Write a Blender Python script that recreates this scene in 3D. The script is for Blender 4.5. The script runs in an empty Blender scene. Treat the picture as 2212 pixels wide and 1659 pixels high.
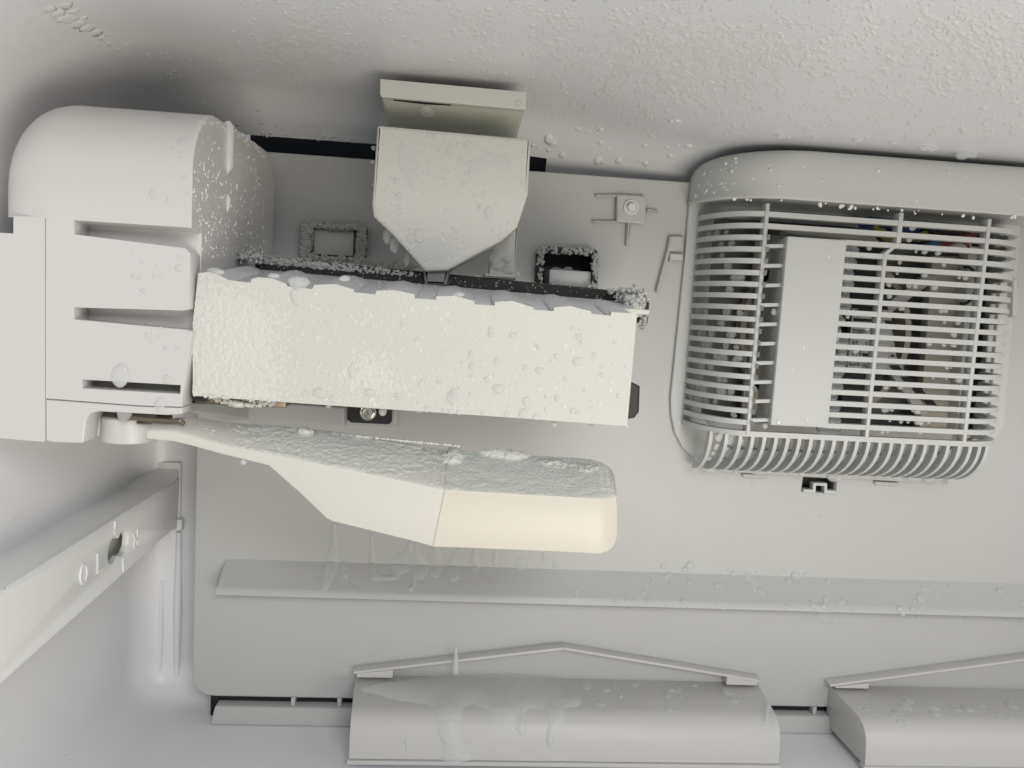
import bpy, bmesh, math, random
import numpy as np
from mathutils import noise as NZ
from mathutils import Vector, Matrix
from mathutils.bvhtree import BVHTree

random.seed(7)
rng = np.random.default_rng(7)
sc = bpy.context.scene
C = sc.collection

# ------------------------------------------------------------------ camera
FOC = 1650.0                       # focal length in units of a 2212 px wide frame
D = 0.49                           # metres from the lens to the back panel
roll = math.radians(3.3)
yw = Vector((985 - 1106, -(668 - 829.5), -FOC)).normalized()
xw = Vector((math.cos(roll), -math.sin(roll), 0))
xw = (xw - yw * xw.dot(yw)).normalized()
zw = xw.cross(yw)
R = Matrix((xw, yw, zw))           # camera -> world
CAM = Vector((0, -D, 0))
cam_d = bpy.data.cameras.new('camera')
cam = bpy.data.objects.new('camera', cam_d)
C.objects.link(cam)
cam.matrix_world = Matrix.Translation(CAM) @ R.to_4x4()
cam_d.sensor_width = 36
cam_d.lens = 36 * FOC / 2212
cam_d.clip_start = 0.01
cam_d.clip_end = 50
cam_d.dof.use_dof = True
cam_d.dof.focus_distance = 0.385
cam_d.dof.aperture_fstop = 26
sc.camera = cam

# ------------------------------------------------------------------ light
w = bpy.data.worlds.new('World')
sc.world = w
w.use_nodes = True
bg = w.node_tree.nodes['Background']
bg.inputs[0].default_value = (0.72, 0.86, 1.0, 1)
bg.inputs[1].default_value = 0.32


def area(name, loc, target, sx, sy, power, col):
    l = bpy.data.lights.new(name, 'AREA')
    l.shape = 'RECTANGLE'
    l.size = sx
    l.size_y = sy
    l.energy = power
    l.color = col
    o = bpy.data.objects.new(name, l)
    C.objects.link(o)
    o.location = loc
    o.rotation_euler = (Vector(target) - Vector(loc)).to_track_quat('-Z', 'Y').to_euler()
    return o


area('kitchen_light', (0.28, -0.75, -0.32), (0.0, 0, -0.0), 0.5, 0.3, 3.4, (1.0, 0.92, 0.775))
area('fill_light', (0.22, -1.0, 0.33), (-0.06, -0.05, -0.20), 0.40, 0.25, 4.0, (0.96, 0.965, 0.985))  # added fill lamp, no known window; lifts floor, left wall and ducts

vs = sc.view_settings
vs.view_transform = 'Standard'
vs.look = 'None'
vs.exposure = -0.12
vs.gamma = 1.0
sc.cycles.transparent_max_bounces = 16
sc.cycles.max_bounces = 8
sc.cycles.transmission_bounces = 6
sc.cycles.caustics_reflective = False
sc.cycles.caustics_refractive = False
sc.cycles.use_denoising = True

# ------------------------------------------------------------------ helpers


def ray(px, py):
    d = Vector(((px - 1106) / FOC, -(py - 829.5) / FOC, -1.0))
    return R @ d


def P(px, py, Y):
    d = ray(px, py)
    return CAM + d * ((Y - CAM.y) / d.y)


def PX(px, py, X):
    d = ray(px, py)
    return CAM + d * ((X - CAM.x) / d.x)


def mat(name, col, rough=0.4, bump=0.0, bscale=900, var=0.03, trans=0.0, ior=1.45, metal=0.0, spec=0.5,
        vscale=14, coat=0.0, sss=0.0, speck=0.0, alpha=1.0):
    m = bpy.data.materials.new(name)
    m.use_nodes = True
    nt = m.node_tree
    b = nt.nodes['Principled BSDF']
    b.inputs['Roughness'].default_value = rough
    b.inputs['Metallic'].default_value = metal
    b.inputs['IOR'].default_value = ior
    b.inputs['Specular IOR Level'].default_value = spec
    b.inputs['Transmission Weight'].default_value = trans
    b.inputs['Coat Weight'].default_value = coat
    b.inputs['Alpha'].default_value = alpha
    if sss:
        b.inputs['Subsurface Weight'].default_value = sss
        b.inputs['Subsurface Radius'].default_value = (0.004, 0.004, 0.004)
        b.inputs['Subsurface Scale'].default_value = 0.6
    tc = nt.nodes.new('ShaderNodeTexCoord')
    geo = nt.nodes.new('ShaderNodeNewGeometry')
    n = nt.nodes.new('ShaderNodeTexNoise')
    n.inputs['Scale'].default_value = vscale
    n.inputs['Detail'].default_value = 5
    nt.links.new(geo.outputs['Position'], n.inputs['Vector'])
    mx = nt.nodes.new('ShaderNodeMix')
    mx.data_type = 'RGBA'
    lo = tuple(max(0, c * (1 - var)) for c in col) + (1,)
    hi = tuple(min(1, c * (1 + var)) for c in col) + (1,)
    mx.inputs[6].default_value = lo
    mx.inputs[7].default_value = hi
    nt.links.new(n.outputs['Fac'], mx.inputs[0])
    last = mx.outputs[2]
    if speck:
        v = nt.nodes.new('ShaderNodeTexVoronoi')
        v.inputs['Scale'].default_value = 55
        nt.links.new(geo.outputs['Position'], v.inputs['Vector'])
        lt = nt.nodes.new('ShaderNodeMath')
        lt.operation = 'LESS_THAN'
        lt.inputs[1].default_value = speck
        nt.links.new(v.outputs['Distance'], lt.inputs[0])
        mm = nt.nodes.new('ShaderNodeMix')
        mm.data_type = 'RGBA'
        mm.inputs[7].default_value = (0.25, 0.2, 0.17, 1)
        nt.links.new(last, mm.inputs[6])
        nt.links.new(lt.outputs[0], mm.inputs[0])
        last = mm.outputs[2]
    nt.links.new(last, b.inputs['Base Color'])
    n3 = nt.nodes.new('ShaderNodeTexNoise')          # faint smears in the gloss
    n3.inputs['Scale'].default_value = 38
    n3.inputs['Detail'].default_value = 6
    nt.links.new(geo.outputs['Position'], n3.inputs['Vector'])
    mr = nt.nodes.new('ShaderNodeMapRange')
    mr.inputs['From Min'].default_value = 0.3
    mr.inputs['From Max'].default_value = 0.7
    mr.inputs['To Min'].default_value = max(0.03, rough - 0.03)
    mr.inputs['To Max'].default_value = min(1, rough + 0.03)
    nt.links.new(n3.outputs['Fac'], mr.inputs['Value'])
    nt.links.new(mr.outputs['Result'], b.inputs['Roughness'])
    if bump:
        n2 = nt.nodes.new('ShaderNodeTexNoise')
        n2.inputs['Scale'].default_value = bscale
        n2.inputs['Detail'].default_value = 3
        nt.links.new(geo.outputs['Position'], n2.inputs['Vector'])
        bp = nt.nodes.new('ShaderNodeBump')
        bp.inputs['Strength'].default_value = bump
        bp.inputs['Distance'].default_value = 0.001
        nt.links.new(n2.outputs['Fac'], bp.inputs['Height'])
        nt.links.new(bp.outputs[0], b.inputs['Normal'])
    return m


M = dict(
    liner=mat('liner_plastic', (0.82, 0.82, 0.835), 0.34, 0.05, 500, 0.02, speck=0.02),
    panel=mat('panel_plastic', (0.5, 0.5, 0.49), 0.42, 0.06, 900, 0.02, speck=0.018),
    head=mat('housing_plastic', (0.625, 0.605, 0.592), 0.3, 0.05, 900, 0.015, speck=0.02),
    core=mat('housing_inner_plastic', (0.6, 0.61, 0.63), 0.4, 0.03, 900, 0.02),
    mould=mat('cover_plastic', (0.6, 0.595, 0.545), 0.42, 0.10, 700, 0.02),
    cup=mat('cup_plastic', (0.6, 0.585, 0.55), 0.4, 0.06, 700, 0.03),
    arm=mat('arm_plastic', (0.64, 0.62, 0.57), 0.38, 0.03, 900, 0.02),
    cream=mat('cream_plastic', (0.645, 0.608, 0.53), 0.36, 0.03, 900, 0.02),
    rail=mat('rail_plastic', (0.8, 0.8, 0.79), 0.36, 0.04, 800, 0.02, speck=0.02),
    fan=mat('grille_plastic', (0.55, 0.553, 0.54), 0.4, 0.04, 900, 0.02),
    duct=mat('duct_plastic', (0.605, 0.592, 0.575), 0.42, 0.04, 900, 0.02),
    black=mat('black_plastic', (0.022, 0.022, 0.022), 0.45, 0.2, 600, 0.2),
    void=mat('cavity_shade', (0.012, 0.013, 0.015), 0.9),  # near-black colour standing in for shade inside gaps
    foam=mat('black_foam', (0.035, 0.035, 0.033), 0.85, 0.8, 700, 0.4),
    grey=mat('grey_plastic', (0.22, 0.22, 0.21), 0.5, 0.05, 700, 0.05),
    beige=mat('beige_plastic', (0.52, 0.48, 0.41), 0.5, 0.05, 700, 0.05),
    steel=mat('bolt_steel', (0.72, 0.70, 0.64), 0.3, 0.15, 800, 0.08, metal=1.0),
    wire=mat('spring_wire', (0.22, 0.18, 0.14), 0.35, metal=0.9),
    cloudy=mat('clouded_plastic', (0.46, 0.47, 0.40), 0.45, 0.1, 120, 0.12),
    label=mat('paper_label', (0.70, 0.70, 0.69), 0.5),
    ink=mat('label_ink', (0.02, 0.02, 0.02), 0.5),
    blue=mat('blue_insulation', (0.035, 0.07, 0.22), 0.4),
    yellow=mat('yellow_insulation', (0.36, 0.31, 0.1), 0.4),
    red=mat('red_insulation', (0.28, 0.05, 0.04), 0.4),
    sky=mat('light_blue_insulation', (0.05, 0.16, 0.34), 0.4),
    ice=mat('clear_ice', (0.80, 0.81, 0.80), 0.12, 0.2, 300, 0.03, ior=1.31, alpha=0.34),
    cice=mat('drop_ice', (0.72, 0.73, 0.72), 0.05, 0.05, 260, 0.03, ior=1.33, alpha=0.45),
    frost=mat('white_frost', (0.8, 0.795, 0.775), 0.35, 0.4, 900, 0.05, ior=1.31),
    wfrost=mat('warm_frost', (0.655, 0.65, 0.605), 0.25, 0.35, 900, 0.03, ior=1.31),
    afrost=mat('arm_frost', (0.655, 0.66, 0.61), 0.4, 0.6, 700, 0.1, ior=1.31),
    runice=mat('milky_ice', (0.86, 0.87, 0.86), 0.18, 0.3, 240, 0.03, ior=1.31, alpha=0.45),
    gfrost=mat('grey_frost', (0.6, 0.605, 0.58), 0.4, 0.6, 900, 0.25, ior=1.31, alpha=.75),
)


def finish(me, smooth=math.radians(38)):
    me.shade_smooth()
    if smooth:
        me.set_sharp_from_angle(angle=smooth)


def link(name, me, m, parent=None, kind=None, smooth=math.radians(38)):
    if smooth is not None:
        finish(me, smooth)
    me.materials.clear()
    me.materials.append(M[m] if isinstance(m, str) else m)
    o = bpy.data.objects.new(name, me)
    C.objects.link(o)
    if parent is not None:
        o.parent = parent
        o.matrix_parent_inverse = world_of(parent).inverted()
    if kind:
        o['kind'] = kind
    return o


def world_of(o):
    mw = o.matrix_basis.copy()
    if o.parent is not None:
        mw = world_of(o.parent) @ o.matrix_parent_inverse @ mw
    return mw


def empty(name, loc, label, cat, group=None):
    o = bpy.data.objects.new(name, None)
    o.empty_display_size = 0.02
    o.location = loc
    C.objects.link(o)
    o['label'] = label
    o['category'] = cat
    if group:
        o['group'] = group
    return o


def tag(o, label, cat, group=None):
    o['label'] = label
    o['category'] = cat
    if group:
        o['group'] = group
    return o


def rnd(pts, r, n=6):
    """round the corners of a 2-D polygon; r is one radius or a list"""
    out = []
    L = len(pts)
    for i in range(L):
        ri = r[i] if isinstance(r, (list, tuple)) else r
        p = Vector(pts[i][:2])
        a = Vector(pts[i - 1][:2]) - p
        b = Vector(pts[(i + 1) % L][:2]) - p
        la, lb = a.length, b.length
        if ri <= 1e-6 or la < 1e-7 or lb < 1e-7:
            out.append((p.x, p.y))
            continue
        ang = a.angle(b, math.pi)
        if ang > math.radians(172):
            out.append((p.x, p.y))
            continue
        t = min(ri / math.tan(ang / 2), la * 0.48, lb * 0.48)
        p0 = p + a.normalized() * t
        p2 = p + b.normalized() * t
        for k in range(n + 1):
            s = k / n
            q = p0 * (1 - s) ** 2 + p * 2 * s * (1 - s) + p2 * s * s
            out.append((q.x, q.y))
    return out


def plate_mesh(outer, holes, Y, thick, bevel=0.0008, fn=None):
    """2-D outline(s) in world (X, Z), front face at Y, going back by thick"""
    cu = bpy.data.curves.new('tmp', 'CURVE')
    cu.dimensions = '2D'
    cu.fill_mode = 'BOTH'
    cu.resolution_u = 1
    b = min(bevel, thick * 0.45)
    cu.extrude = thick / 2 - b
    cu.bevel_depth = b
    cu.bevel_resolution = 1
    cu.offset = -b
    for loop in [outer] + list(holes):
        s = cu.splines.new('POLY')
        s.points.add(len(loop) - 1)
        for i, q in enumerate(loop):
            s.points[i].co = (q[0], q[1], 0, 1)
        s.use_cyclic_u = True
    o = bpy.data.objects.new('tmp', cu)
    C.objects.link(o)
    dg = bpy.context.evaluated_depsgraph_get()
    me = bpy.data.meshes.new_from_object(o.evaluated_get(dg))
    bpy.data.objects.remove(o)
    bpy.data.curves.remove(cu)
    Yc = Y + thick / 2
    for v in me.vertices:
        x, y, z = v.co
        v.co = (x, Yc - z, y)
        if fn:
            v.co = fn(v.co)
    bm = bmesh.new()
    bm.from_mesh(me)
    bmesh.ops.remove_doubles(bm, verts=bm.verts, dist=1e-6)
    bm.to_mesh(me)
    bm.free()
    return me


def pp(pts, Y):
    """picture outline -> world (X, Z) on the plane Y"""
    out = []
    for q in pts:
        v = P(q[0], q[1], Y)
        out.append((v.x, v.z))
    return out


def plate(name, pts, Y, thick, m, parent=None, r=0.0, holes=(), bevel=0.0008, fn=None, world=False, kind=None):
    o2 = pts if world else pp(pts, Y)
    o2 = rnd(o2, r)
    hs = []
    for h in holes:
        hp, hr = h
        hs.append(rnd(hp if world else pp(hp, Y), hr))
    o = link(name, plate_mesh(o2, hs, Y, thick, bevel, fn), m, parent, kind)
    for f in o.data.polygons:
        if abs(f.normal.y) > .999:
            f.use_smooth = False
    return o


def box_bm(bm, x0, x1, y0, y1, z0, z1, bevel=0.0):
    r = bmesh.ops.create_cube(bm, size=1)
    vs_ = r['verts']
    for v in vs_:
        v.co = Vector((x0 + (v.co.x + .5) * (x1 - x0), y0 + (v.co.y + .5) * (y1 - y0), z0 + (v.co.z + .5) * (z1 - z0)))
    if bevel:
        es = list({e for v in vs_ for e in v.link_edges})
        bmesh.ops.bevel(bm, geom=es, offset=bevel, segments=2, profile=0.5, affect='EDGES')


def box(name, x0, x1, y0, y1, z0, z1, m, parent=None, bevel=0.0006, kind=None):
    bm = bmesh.new()
    box_bm(bm, min(x0, x1), max(x0, x1), min(y0, y1), max(y0, y1), min(z0, z1), max(z0, z1), bevel)
    me = bpy.data.meshes.new(name)
    bm.to_mesh(me)
    bm.free()
    return link(name, me, m, parent, kind)


def loft_mesh(rings, closed_ring=True, cap=True):
    vs_, fs = [], []
    n = len(rings[0])
    for r in rings:
        vs_ += [tuple(p) for p in r]
    for i in range(len(rings) - 1):
        for j in range(n if closed_ring else n - 1):
            k = (j + 1) % n
            fs.append((i * n + j, i * n + k, (i + 1) * n + k, (i + 1) * n + j))
    if cap and closed_ring:
        fs.append(tuple(range(n - 1, -1, -1)))
        fs.append(tuple((len(rings) - 1) * n + j for j in range(n)))
    me = bpy.data.meshes.new('loft')
    me.from_pydata(vs_, [], fs)
    bm = bmesh.new()
    bm.from_mesh(me)
    bmesh.ops.recalc_face_normals(bm, faces=bm.faces)
    bm.to_mesh(me)
    bm.free()
    return me


def bevel_mesh(me, w_, seg=2, ang=25, skipx=None):
    bm = bmesh.new()
    bm.from_mesh(me)
    es = [e for e in bm.edges if len(e.link_faces) == 2 and e.calc_face_angle(0) > math.radians(ang)
          and not (skipx is not None and all(min(abs(v.co.x - k) for k in skipx) < .0007 for v in e.verts))]
    bmesh.ops.bevel(bm, geom=es, offset=w_, segments=seg, profile=0.5, affect='EDGES', clamp_overlap=True)
    bm.to_mesh(me)
    bm.free()
    return me


def hexa(name, pts8, m, parent=None, bevel=0.001):
    """eight corners: bottom four then top four, both counter-clockwise"""
    me = bpy.data.meshes.new(name)
    me.from_pydata([tuple(p) for p in pts8], [],
                   [(3, 2, 1, 0), (4, 5, 6, 7), (0, 1, 5, 4), (1, 2, 6, 5), (2, 3, 7, 6), (3, 0, 4, 7)])
    bm = bmesh.new()
    bm.from_mesh(me)
    bmesh.ops.recalc_face_normals(bm, faces=bm.faces)
    bm.to_mesh(me)
    bm.free()
    if bevel:
        bevel_mesh(me, bevel)
    return link(name, me, m, parent)


def tube_mesh(pts, r, n=8, rs=None):
    pts = [Vector(p) for p in pts]
    rings = []
    for i, p in enumerate(pts):
        t = (pts[min(i + 1, len(pts) - 1)] - pts[max(i - 1, 0)]).normalized()
        up = Vector((0, 0, 1)) if abs(t.z) < 0.9 else Vector((1, 0, 0))
        a = t.cross(up).normalized()
        b = a.cross(t)
        rr = rs[i] if rs else r
        rings.append([p + (a * math.cos(u) + b * math.sin(u)) * rr for u in [2 * math.pi * k / n for k in range(n)]])
    return loft_mesh(rings)


def spline(pts, n=6):
    pts = [Vector(p) for p in pts]
    q = [pts[0]] + pts + [pts[-1]]
    out = []
    for i in range(1, len(q) - 2):
        for k in range(n):
            t = k / n
            a, b, c, d = q[i - 1], q[i], q[i + 1], q[i + 2]
            out.append(0.5 * ((2 * b) + (c - a) * t + (2 * a - 5 * b + 4 * c - d) * t * t + (3 * b - a - 3 * c + d) * t ** 3))
    out.append(pts[-1])
    return out


def ribbon_mesh(path, w_in, z0, z1, inward=None):
    """wall along a plan path [(X, Y)...]: rectangular section, w_in thick towards the inside, z0..z1 tall"""
    rings = []
    n = len(path)
    for i, (x, y) in enumerate(path):
        a = Vector(path[max(i - 1, 0)])
        b = Vector(path[min(i + 1, n - 1)])
        t = (b - a).normalized()
        nn = Vector((-t.y, t.x))          # left of travel: inside (towards the panel) when going left to right in front
        rings.append([(x, y, z0), (x, y, z1), (x + nn.x * w_in, y + nn.y * w_in, z1), (x + nn.x * w_in, y + nn.y * w_in, z0)])
    return loft_mesh(rings)


def text_mesh(s, size, depth=0.0002, align='LEFT'):
    cu = bpy.data.curves.new('t', 'FONT')
    cu.body = s
    cu.size = size
    cu.extrude = depth
    cu.align_x = align
    cu.resolution_u = 2
    o = bpy.data.objects.new('t', cu)
    C.objects.link(o)
    dg = bpy.context.evaluated_depsgraph_get()
    me = bpy.data.meshes.new_from_object(o.evaluated_get(dg))
    bpy.data.objects.remove(o)
    bpy.data.curves.remove(cu)
    return me


def front_text(name, s, size, px, py, Y, m, parent, depth=0.0002, rot=0.0):
    me = text_mesh(s, size, depth)
    o = P(px, py, Y)
    for v in me.vertices:
        x, y, z = v.co
        x, y = x * math.cos(rot) - y * math.sin(rot), x * math.sin(rot) + y * math.cos(rot)
        v.co = (o.x + x, Y - z, o.z + y)
    return link(name, me, m, parent)


# --- ice and frost --------------------------------------------------------
def ico(sub):
    bm = bmesh.new()
    bmesh.ops.create_icosphere(bm, subdivisions=sub, radius=1)
    v = np.array([p.co[:] for p in bm.verts])
    f = np.array([[q.index for q in p.verts] for p in bm.faces])
    bm.free()
    return v, f


ICO = {1: ico(1), 2: ico(2), 3: ico(3)}


def frame(nrm, down):
    n = Vector(nrm).normalized()
    d = Vector(down)
    d = d - n * d.dot(n)
    if d.length < 1e-4:
        d = Vector((1, 0, 0)) - n * n.x
    d.normalize()
    s = n.cross(d)
    return np.array([s[:], d[:], n[:]])


class Blobs:
    def __init__(self):
        self.v, self.f, self.n = [], [], 0

    def add(self, pos, nrm, r, flat=0.45, elong=1.0, rough=0.15, sub=2, down=(0, 0, -1), spin=0.0, sink=0.15):
        v, f = ICO[sub]
        ph = rng.uniform(0, 6.28, 6)
        fr = rng.uniform(1.2, 3.2, 6)
        d = (np.sin(v[:, 0] * fr[0] + ph[0]) * np.sin(v[:, 1] * fr[1] + ph[1]) +
             0.6 * np.sin(v[:, 2] * fr[2] * 1.5 + v[:, 0] * fr[3] + ph[2]) +
             0.5 * np.sin(v[:, 1] * fr[4] * 2.2 + ph[4]) * np.sin(v[:, 0] * fr[5] * 2.2 + ph[5]))
        w_ = v * (1 + rough * d)[:, None]
        w_ = w_ * np.array([r, r * elong, r * flat])
        if spin:
            c, s = math.cos(spin), math.sin(spin)
            w_ = np.stack([w_[:, 0] * c - w_[:, 1] * s, w_[:, 0] * s + w_[:, 1] * c, w_[:, 2]], 1)
        B = frame(nrm, down)
        w_ = w_ @ B + np.array(pos) + B[2] * (r * flat * (0.5 - sink) * 0.6)
        self.v.append(w_)
        self.f.append(f + self.n)
        self.n += len(v)

    def build(self, name, m, parent=None, kind=None):
        V = np.concatenate(self.v)
        F = np.concatenate(self.f)
        me = bpy.data.meshes.new(name)
        me.vertices.add(len(V))
        me.vertices.foreach_set('co', V.ravel())
        me.loops.add(len(F) * 3)
        me.loops.foreach_set('vertex_index', F.ravel().astype(np.int32))
        me.polygons.add(len(F))
        me.polygons.foreach_set('loop_start', np.arange(0, len(F) * 3, 3, dtype=np.int32))
        me.update(calc_edges=True)
        me.shade_smooth()
        return link(name, me, m, parent, kind, smooth=None)


def bvh(*objs):
    vs_, fs, n = [], [], 0
    for o in objs:
        mw = world_of(o)
        me = o.data
        vs_ += [mw @ v.co for v in me.vertices]
        fs += [[i + n for i in p.vertices] for p in me.polygons]
        n = len(vs_)
    return BVHTree.FromPolygons(vs_, fs)


def hit(t, px, py):
    d = ray(px, py).normalized()
    loc, nrm, idx, dist = t.ray_cast(CAM, d)
    if loc is None:
        return None
    if nrm.dot(d) > 0:
        nrm = -nrm
    return loc, nrm, dist


def inpoly(x, y, poly):
    c = False
    j = len(poly) - 1
    for i in range(len(poly)):
        xi, yi = poly[i]
        xj, yj = poly[j]
        if (yi > y) != (yj > y) and x < (xj - xi) * (y - yi) / (yj - yi) + xi:
            c = not c
        j = i
    return c


def spray(B, tree, poly, n, s0, s1, flat=0.45, rough=0.15, elong=(1, 1.3), sub=1, dens=None, power=2.0, spin=6.28, cond=None):
    xs = [p[0] for p in poly]
    ys = [p[1] for p in poly]
    k = tries = 0
    while k < n and tries < n * 30:
        tries += 1
        x, y = random.uniform(min(xs), max(xs)), random.uniform(min(ys), max(ys))
        if not inpoly(x, y, poly):
            continue
        if dens and random.random() > dens(x, y):
            continue
        h = hit(tree, x, y)
        if not h:
            continue
        loc, nrm, dist = h
        if cond and not cond(loc, nrm):
            continue
        px = s0 + (s1 - s0) * random.random() ** power
        B.add(loc, nrm, px * dist / FOC, flat * random.uniform(.7, 1.3), random.uniform(*elong), rough,
              sub if px < 9 else max(sub, 2), spin=random.uniform(-spin / 2, spin / 2))
        k += 1


def drop(B, tree, x, y, s, elong=1.2, flat=0.5, rough=0.06, sub=2, spin=0.0):
    h = hit(tree, x, y)
    if h:
        B.add(h[0], h[1], s * h[2] / FOC, flat, elong, rough, sub, spin=spin)


def sheet(name, tree, bbox, step, hf, m, parent, cond=None, push=None):
    """ice or frost grown on a surface: height hf(x, y) in metres where it is above zero"""
    x0, y0, x1, y1 = bbox
    nx, ny = int((x1 - x0) / step) + 1, int((y1 - y0) / step) + 1
    H = np.array([[hf(x0 + i * step, y0 + j * step) for i in range(nx)] for j in range(ny)])
    pos = H > 0
    near = pos.copy()
    near[1:, :] |= pos[:-1, :]
    near[:-1, :] |= pos[1:, :]
    near[:, 1:] |= near[:, :-1].copy()
    near[:, :-1] |= near[:, 1:].copy()
    idx = -np.ones((ny, nx), int)
    V, dep = [], []
    for j in range(ny):
        for i in range(nx):
            if near[j, i]:
                h = hit(tree, x0 + i * step, y0 + j * step)
                if not h or (cond and not cond(h[0], h[1])):
                    continue
                idx[j, i] = len(V)
                V.append(h[0] + h[1] * max(float(H[j, i]), -0.0004))
                dep.append(h[2])
    F = []
    for j in range(ny - 1):
        for i in range(nx - 1):
            q = (idx[j, i], idx[j + 1, i], idx[j + 1, i + 1], idx[j, i + 1])
            if min(q) < 0 or not (pos[j, i] or pos[j + 1, i] or pos[j + 1, i + 1] or pos[j, i + 1]):
                continue
            d = [dep[k] for k in q]
            if max(d) - min(d) > .02:
                continue
            F.append(tuple(int(k) for k in q))
    me = bpy.data.meshes.new(name)
    me.from_pydata([tuple(v) for v in V], [], F)
    me.shade_smooth()
    return link(name, me, m, parent, 'stuff', smooth=None)


def cellrand(p, k):
    return (math.sin(p[0] * 12.9898 + p[1] * 78.233 + k * 37.7) * 43758.5453) % 1.0


def domes(x, y, sx, sy, seed, dens, rmin=.22, rmax=.62):
    d, pts = NZ.voronoi(Vector((x / sx + seed * 7.3 + .22 * NZ.noise(Vector((x / 9, y / 6, seed))), y / sy + seed * 3.1 + .22 * NZ.noise(Vector((x / 9, y / 6, seed + 5))), 0.0)))
    p = pts[0]
    if cellrand(p, 1) > dens:
        return -1
    dd = (Vector((x / sx + seed * 7.3, y / sy + seed * 3.1)) - Vector(p[:2])).length
    r = rmin + (rmax - rmin) * cellrand(p, 2)
    w_ = .12 * NZ.noise(Vector((x / sx * 2.2, y / sy * 2.2, seed + 2)))
    return r * r - dd * dd + w_ * r


def fbm(x, y, sc_, seed, n=3):
    v, a, t = 0, 1, 0
    for k in range(n):
        v += a * NZ.noise(Vector((x / sc_ * 2 ** k, y / sc_ * 2 ** k, seed + 9.1 * k)))
        t += a
        a *= .55
    return v / t


def field(lst, x, y):
    return sum((q[4] if len(q) > 4 else 1) * math.exp(-((x - q[0]) / q[2]) ** 2 - ((y - q[1]) / q[3]) ** 2) for q in lst)


# ------------------------------------------------------------------ the liner of the compartment
XL, XR, YB, YF, ZF, ZC = -0.205, 0.455, 0.035, -0.34, -0.2765, 0.1228


def liner():
    nx, ny, nz = 84, 60, 72
    lo = Vector((XL, -0.9, ZF))
    hi = Vector((XR, YB, ZC))

    def mp(p):
        t = max(0, min(1, (p.z + 0.06) / 0.12))
        r = 0.022 + (0.062 - 0.022) * t * t * (3 - 2 * t)
        q = Vector([max(lo[i] + r, min(hi[i] - r, p[i])) for i in range(3)])
        d = p - q
        if d.length < 1e-9:
            return p
        v = q + d.normalized() * r
        # the ceiling dips towards the fan side
        t = max(0, min(1, (v.x - .03) / .13))
        if v.z > 0:
            v.z -= .0140 * t * t * (3 - 2 * t) * (v.z / ZC)
        return v

    bm = bmesh.new()
    cache = {}

    def vert(x, y, z):
        k = (round(x, 5), round(y, 5), round(z, 5))
        if k not in cache:
            cache[k] = bm.verts.new(mp(Vector((x, y, z))))
        return cache[k]

    def lin(a, b, n):
        # denser near the ends where the corners are round
        return [a + (b - a) * (i / n) for i in range(n + 1)]
    X, Yv, Z = lin(XL, XR, nx), lin(YF, YB, ny), lin(ZF, ZC, nz)
    hole_x0, hole_x1 = P(540, 320, 0.03).x, P(1168, 370, 0.03).x

    def quad(a, b, c, d):
        try:
            return bm.faces.new((a, b, c, d))
        except ValueError:
            return None
    for i in range(nx):
        for j in range(nz):
            # the opening for the fill tube, above the panel
            zc = (Z[j] + Z[j + 1]) / 2
            xc = (X[i] + X[i + 1]) / 2
            if 0.062 < zc < 0.1165 and hole_x0 < xc < hole_x1:
                continue
            quad(vert(X[i], YB, Z[j]), vert(X[i + 1], YB, Z[j]), vert(X[i + 1], YB, Z[j + 1]), vert(X[i], YB, Z[j + 1]))
        for j in range(ny):
            for z in (ZF, ZC):
                quad(vert(X[i], Yv[j], z), vert(X[i + 1], Yv[j], z), vert(X[i + 1], Yv[j + 1], z), vert(X[i], Yv[j + 1], z))
    for j in range(ny):
        for k in range(nz):
            for x in (XL, XR):
                quad(vert(x, Yv[j], Z[k]), vert(x, Yv[j + 1], Z[k]), vert(x, Yv[j + 1], Z[k + 1]), vert(x, Yv[j], Z[k + 1]))
    bmesh.ops.recalc_face_normals(bm, faces=bm.faces)
    me = bpy.data.meshes.new('freezer_liner')
    bm.to_mesh(me)
    bm.free()
    o = link('freezer_liner', me, 'liner', kind='structure', smooth=math.radians(60))
    return o


LIN = liner()
LIN['label'] = 'white moulded freezer liner with rounded corners, ceiling and left wall'
# dark space behind the opening
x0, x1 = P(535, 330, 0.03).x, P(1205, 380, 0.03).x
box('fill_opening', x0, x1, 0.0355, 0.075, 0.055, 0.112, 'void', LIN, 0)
# ridges moulded into the corner beside the panel
for px, r_ in ((346, 0.0022), (384, 0.0028)):
    a, b = P(px + 3, 1255 if px < 360 else 1150, 0.0335), P(px - 2, 1480, 0.0335)
    link('corner_ridge', tube_mesh([a, (a + b) / 2, b], r_, 10, [r_ * .6, r_, r_ * .6]), 'liner', LIN)

# ------------------------------------------------------------------ the back panel
ZPT, ZPB, XPL = 0.0895, -0.2607, P(418, 1250, 0).x
fan_hole = [(1540, 460), (2150, 500), (2120, 935), (1505, 905)]
h1 = [(672, 490), (772, 495), (768, 558), (668, 553)]
h2 = [(1176, 545), (1281, 550), (1278, 622), (1172, 616)]
bolt_pocket = [(748, 874), (848, 880), (846, 914), (750, 909)]
clip_hole = [(1736, 1031), (1808, 1035), (1805, 1066), (1732, 1061)]
outer = [(XPL, ZPT), (0.445, ZPT), (0.445, ZPB), (XPL, ZPB)]
holes = [(pp(fan_hole, 0), 0.01), (pp(h1, 0), 0.001), (pp(h2, 0), 0.001), (pp(clip_hole, 0), 0.0004)]
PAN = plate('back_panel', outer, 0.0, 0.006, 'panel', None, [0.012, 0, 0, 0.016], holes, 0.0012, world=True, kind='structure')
PAN['label'] = 'flat white plastic rear panel with moulded ribs'
v = P(690, 520, .02)
box('panel_backing', XPL + .03, 0.39, 0.0325, 0.034, ZPB + .02, ZPT - 0.03, 'grey', PAN, 0)

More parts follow.
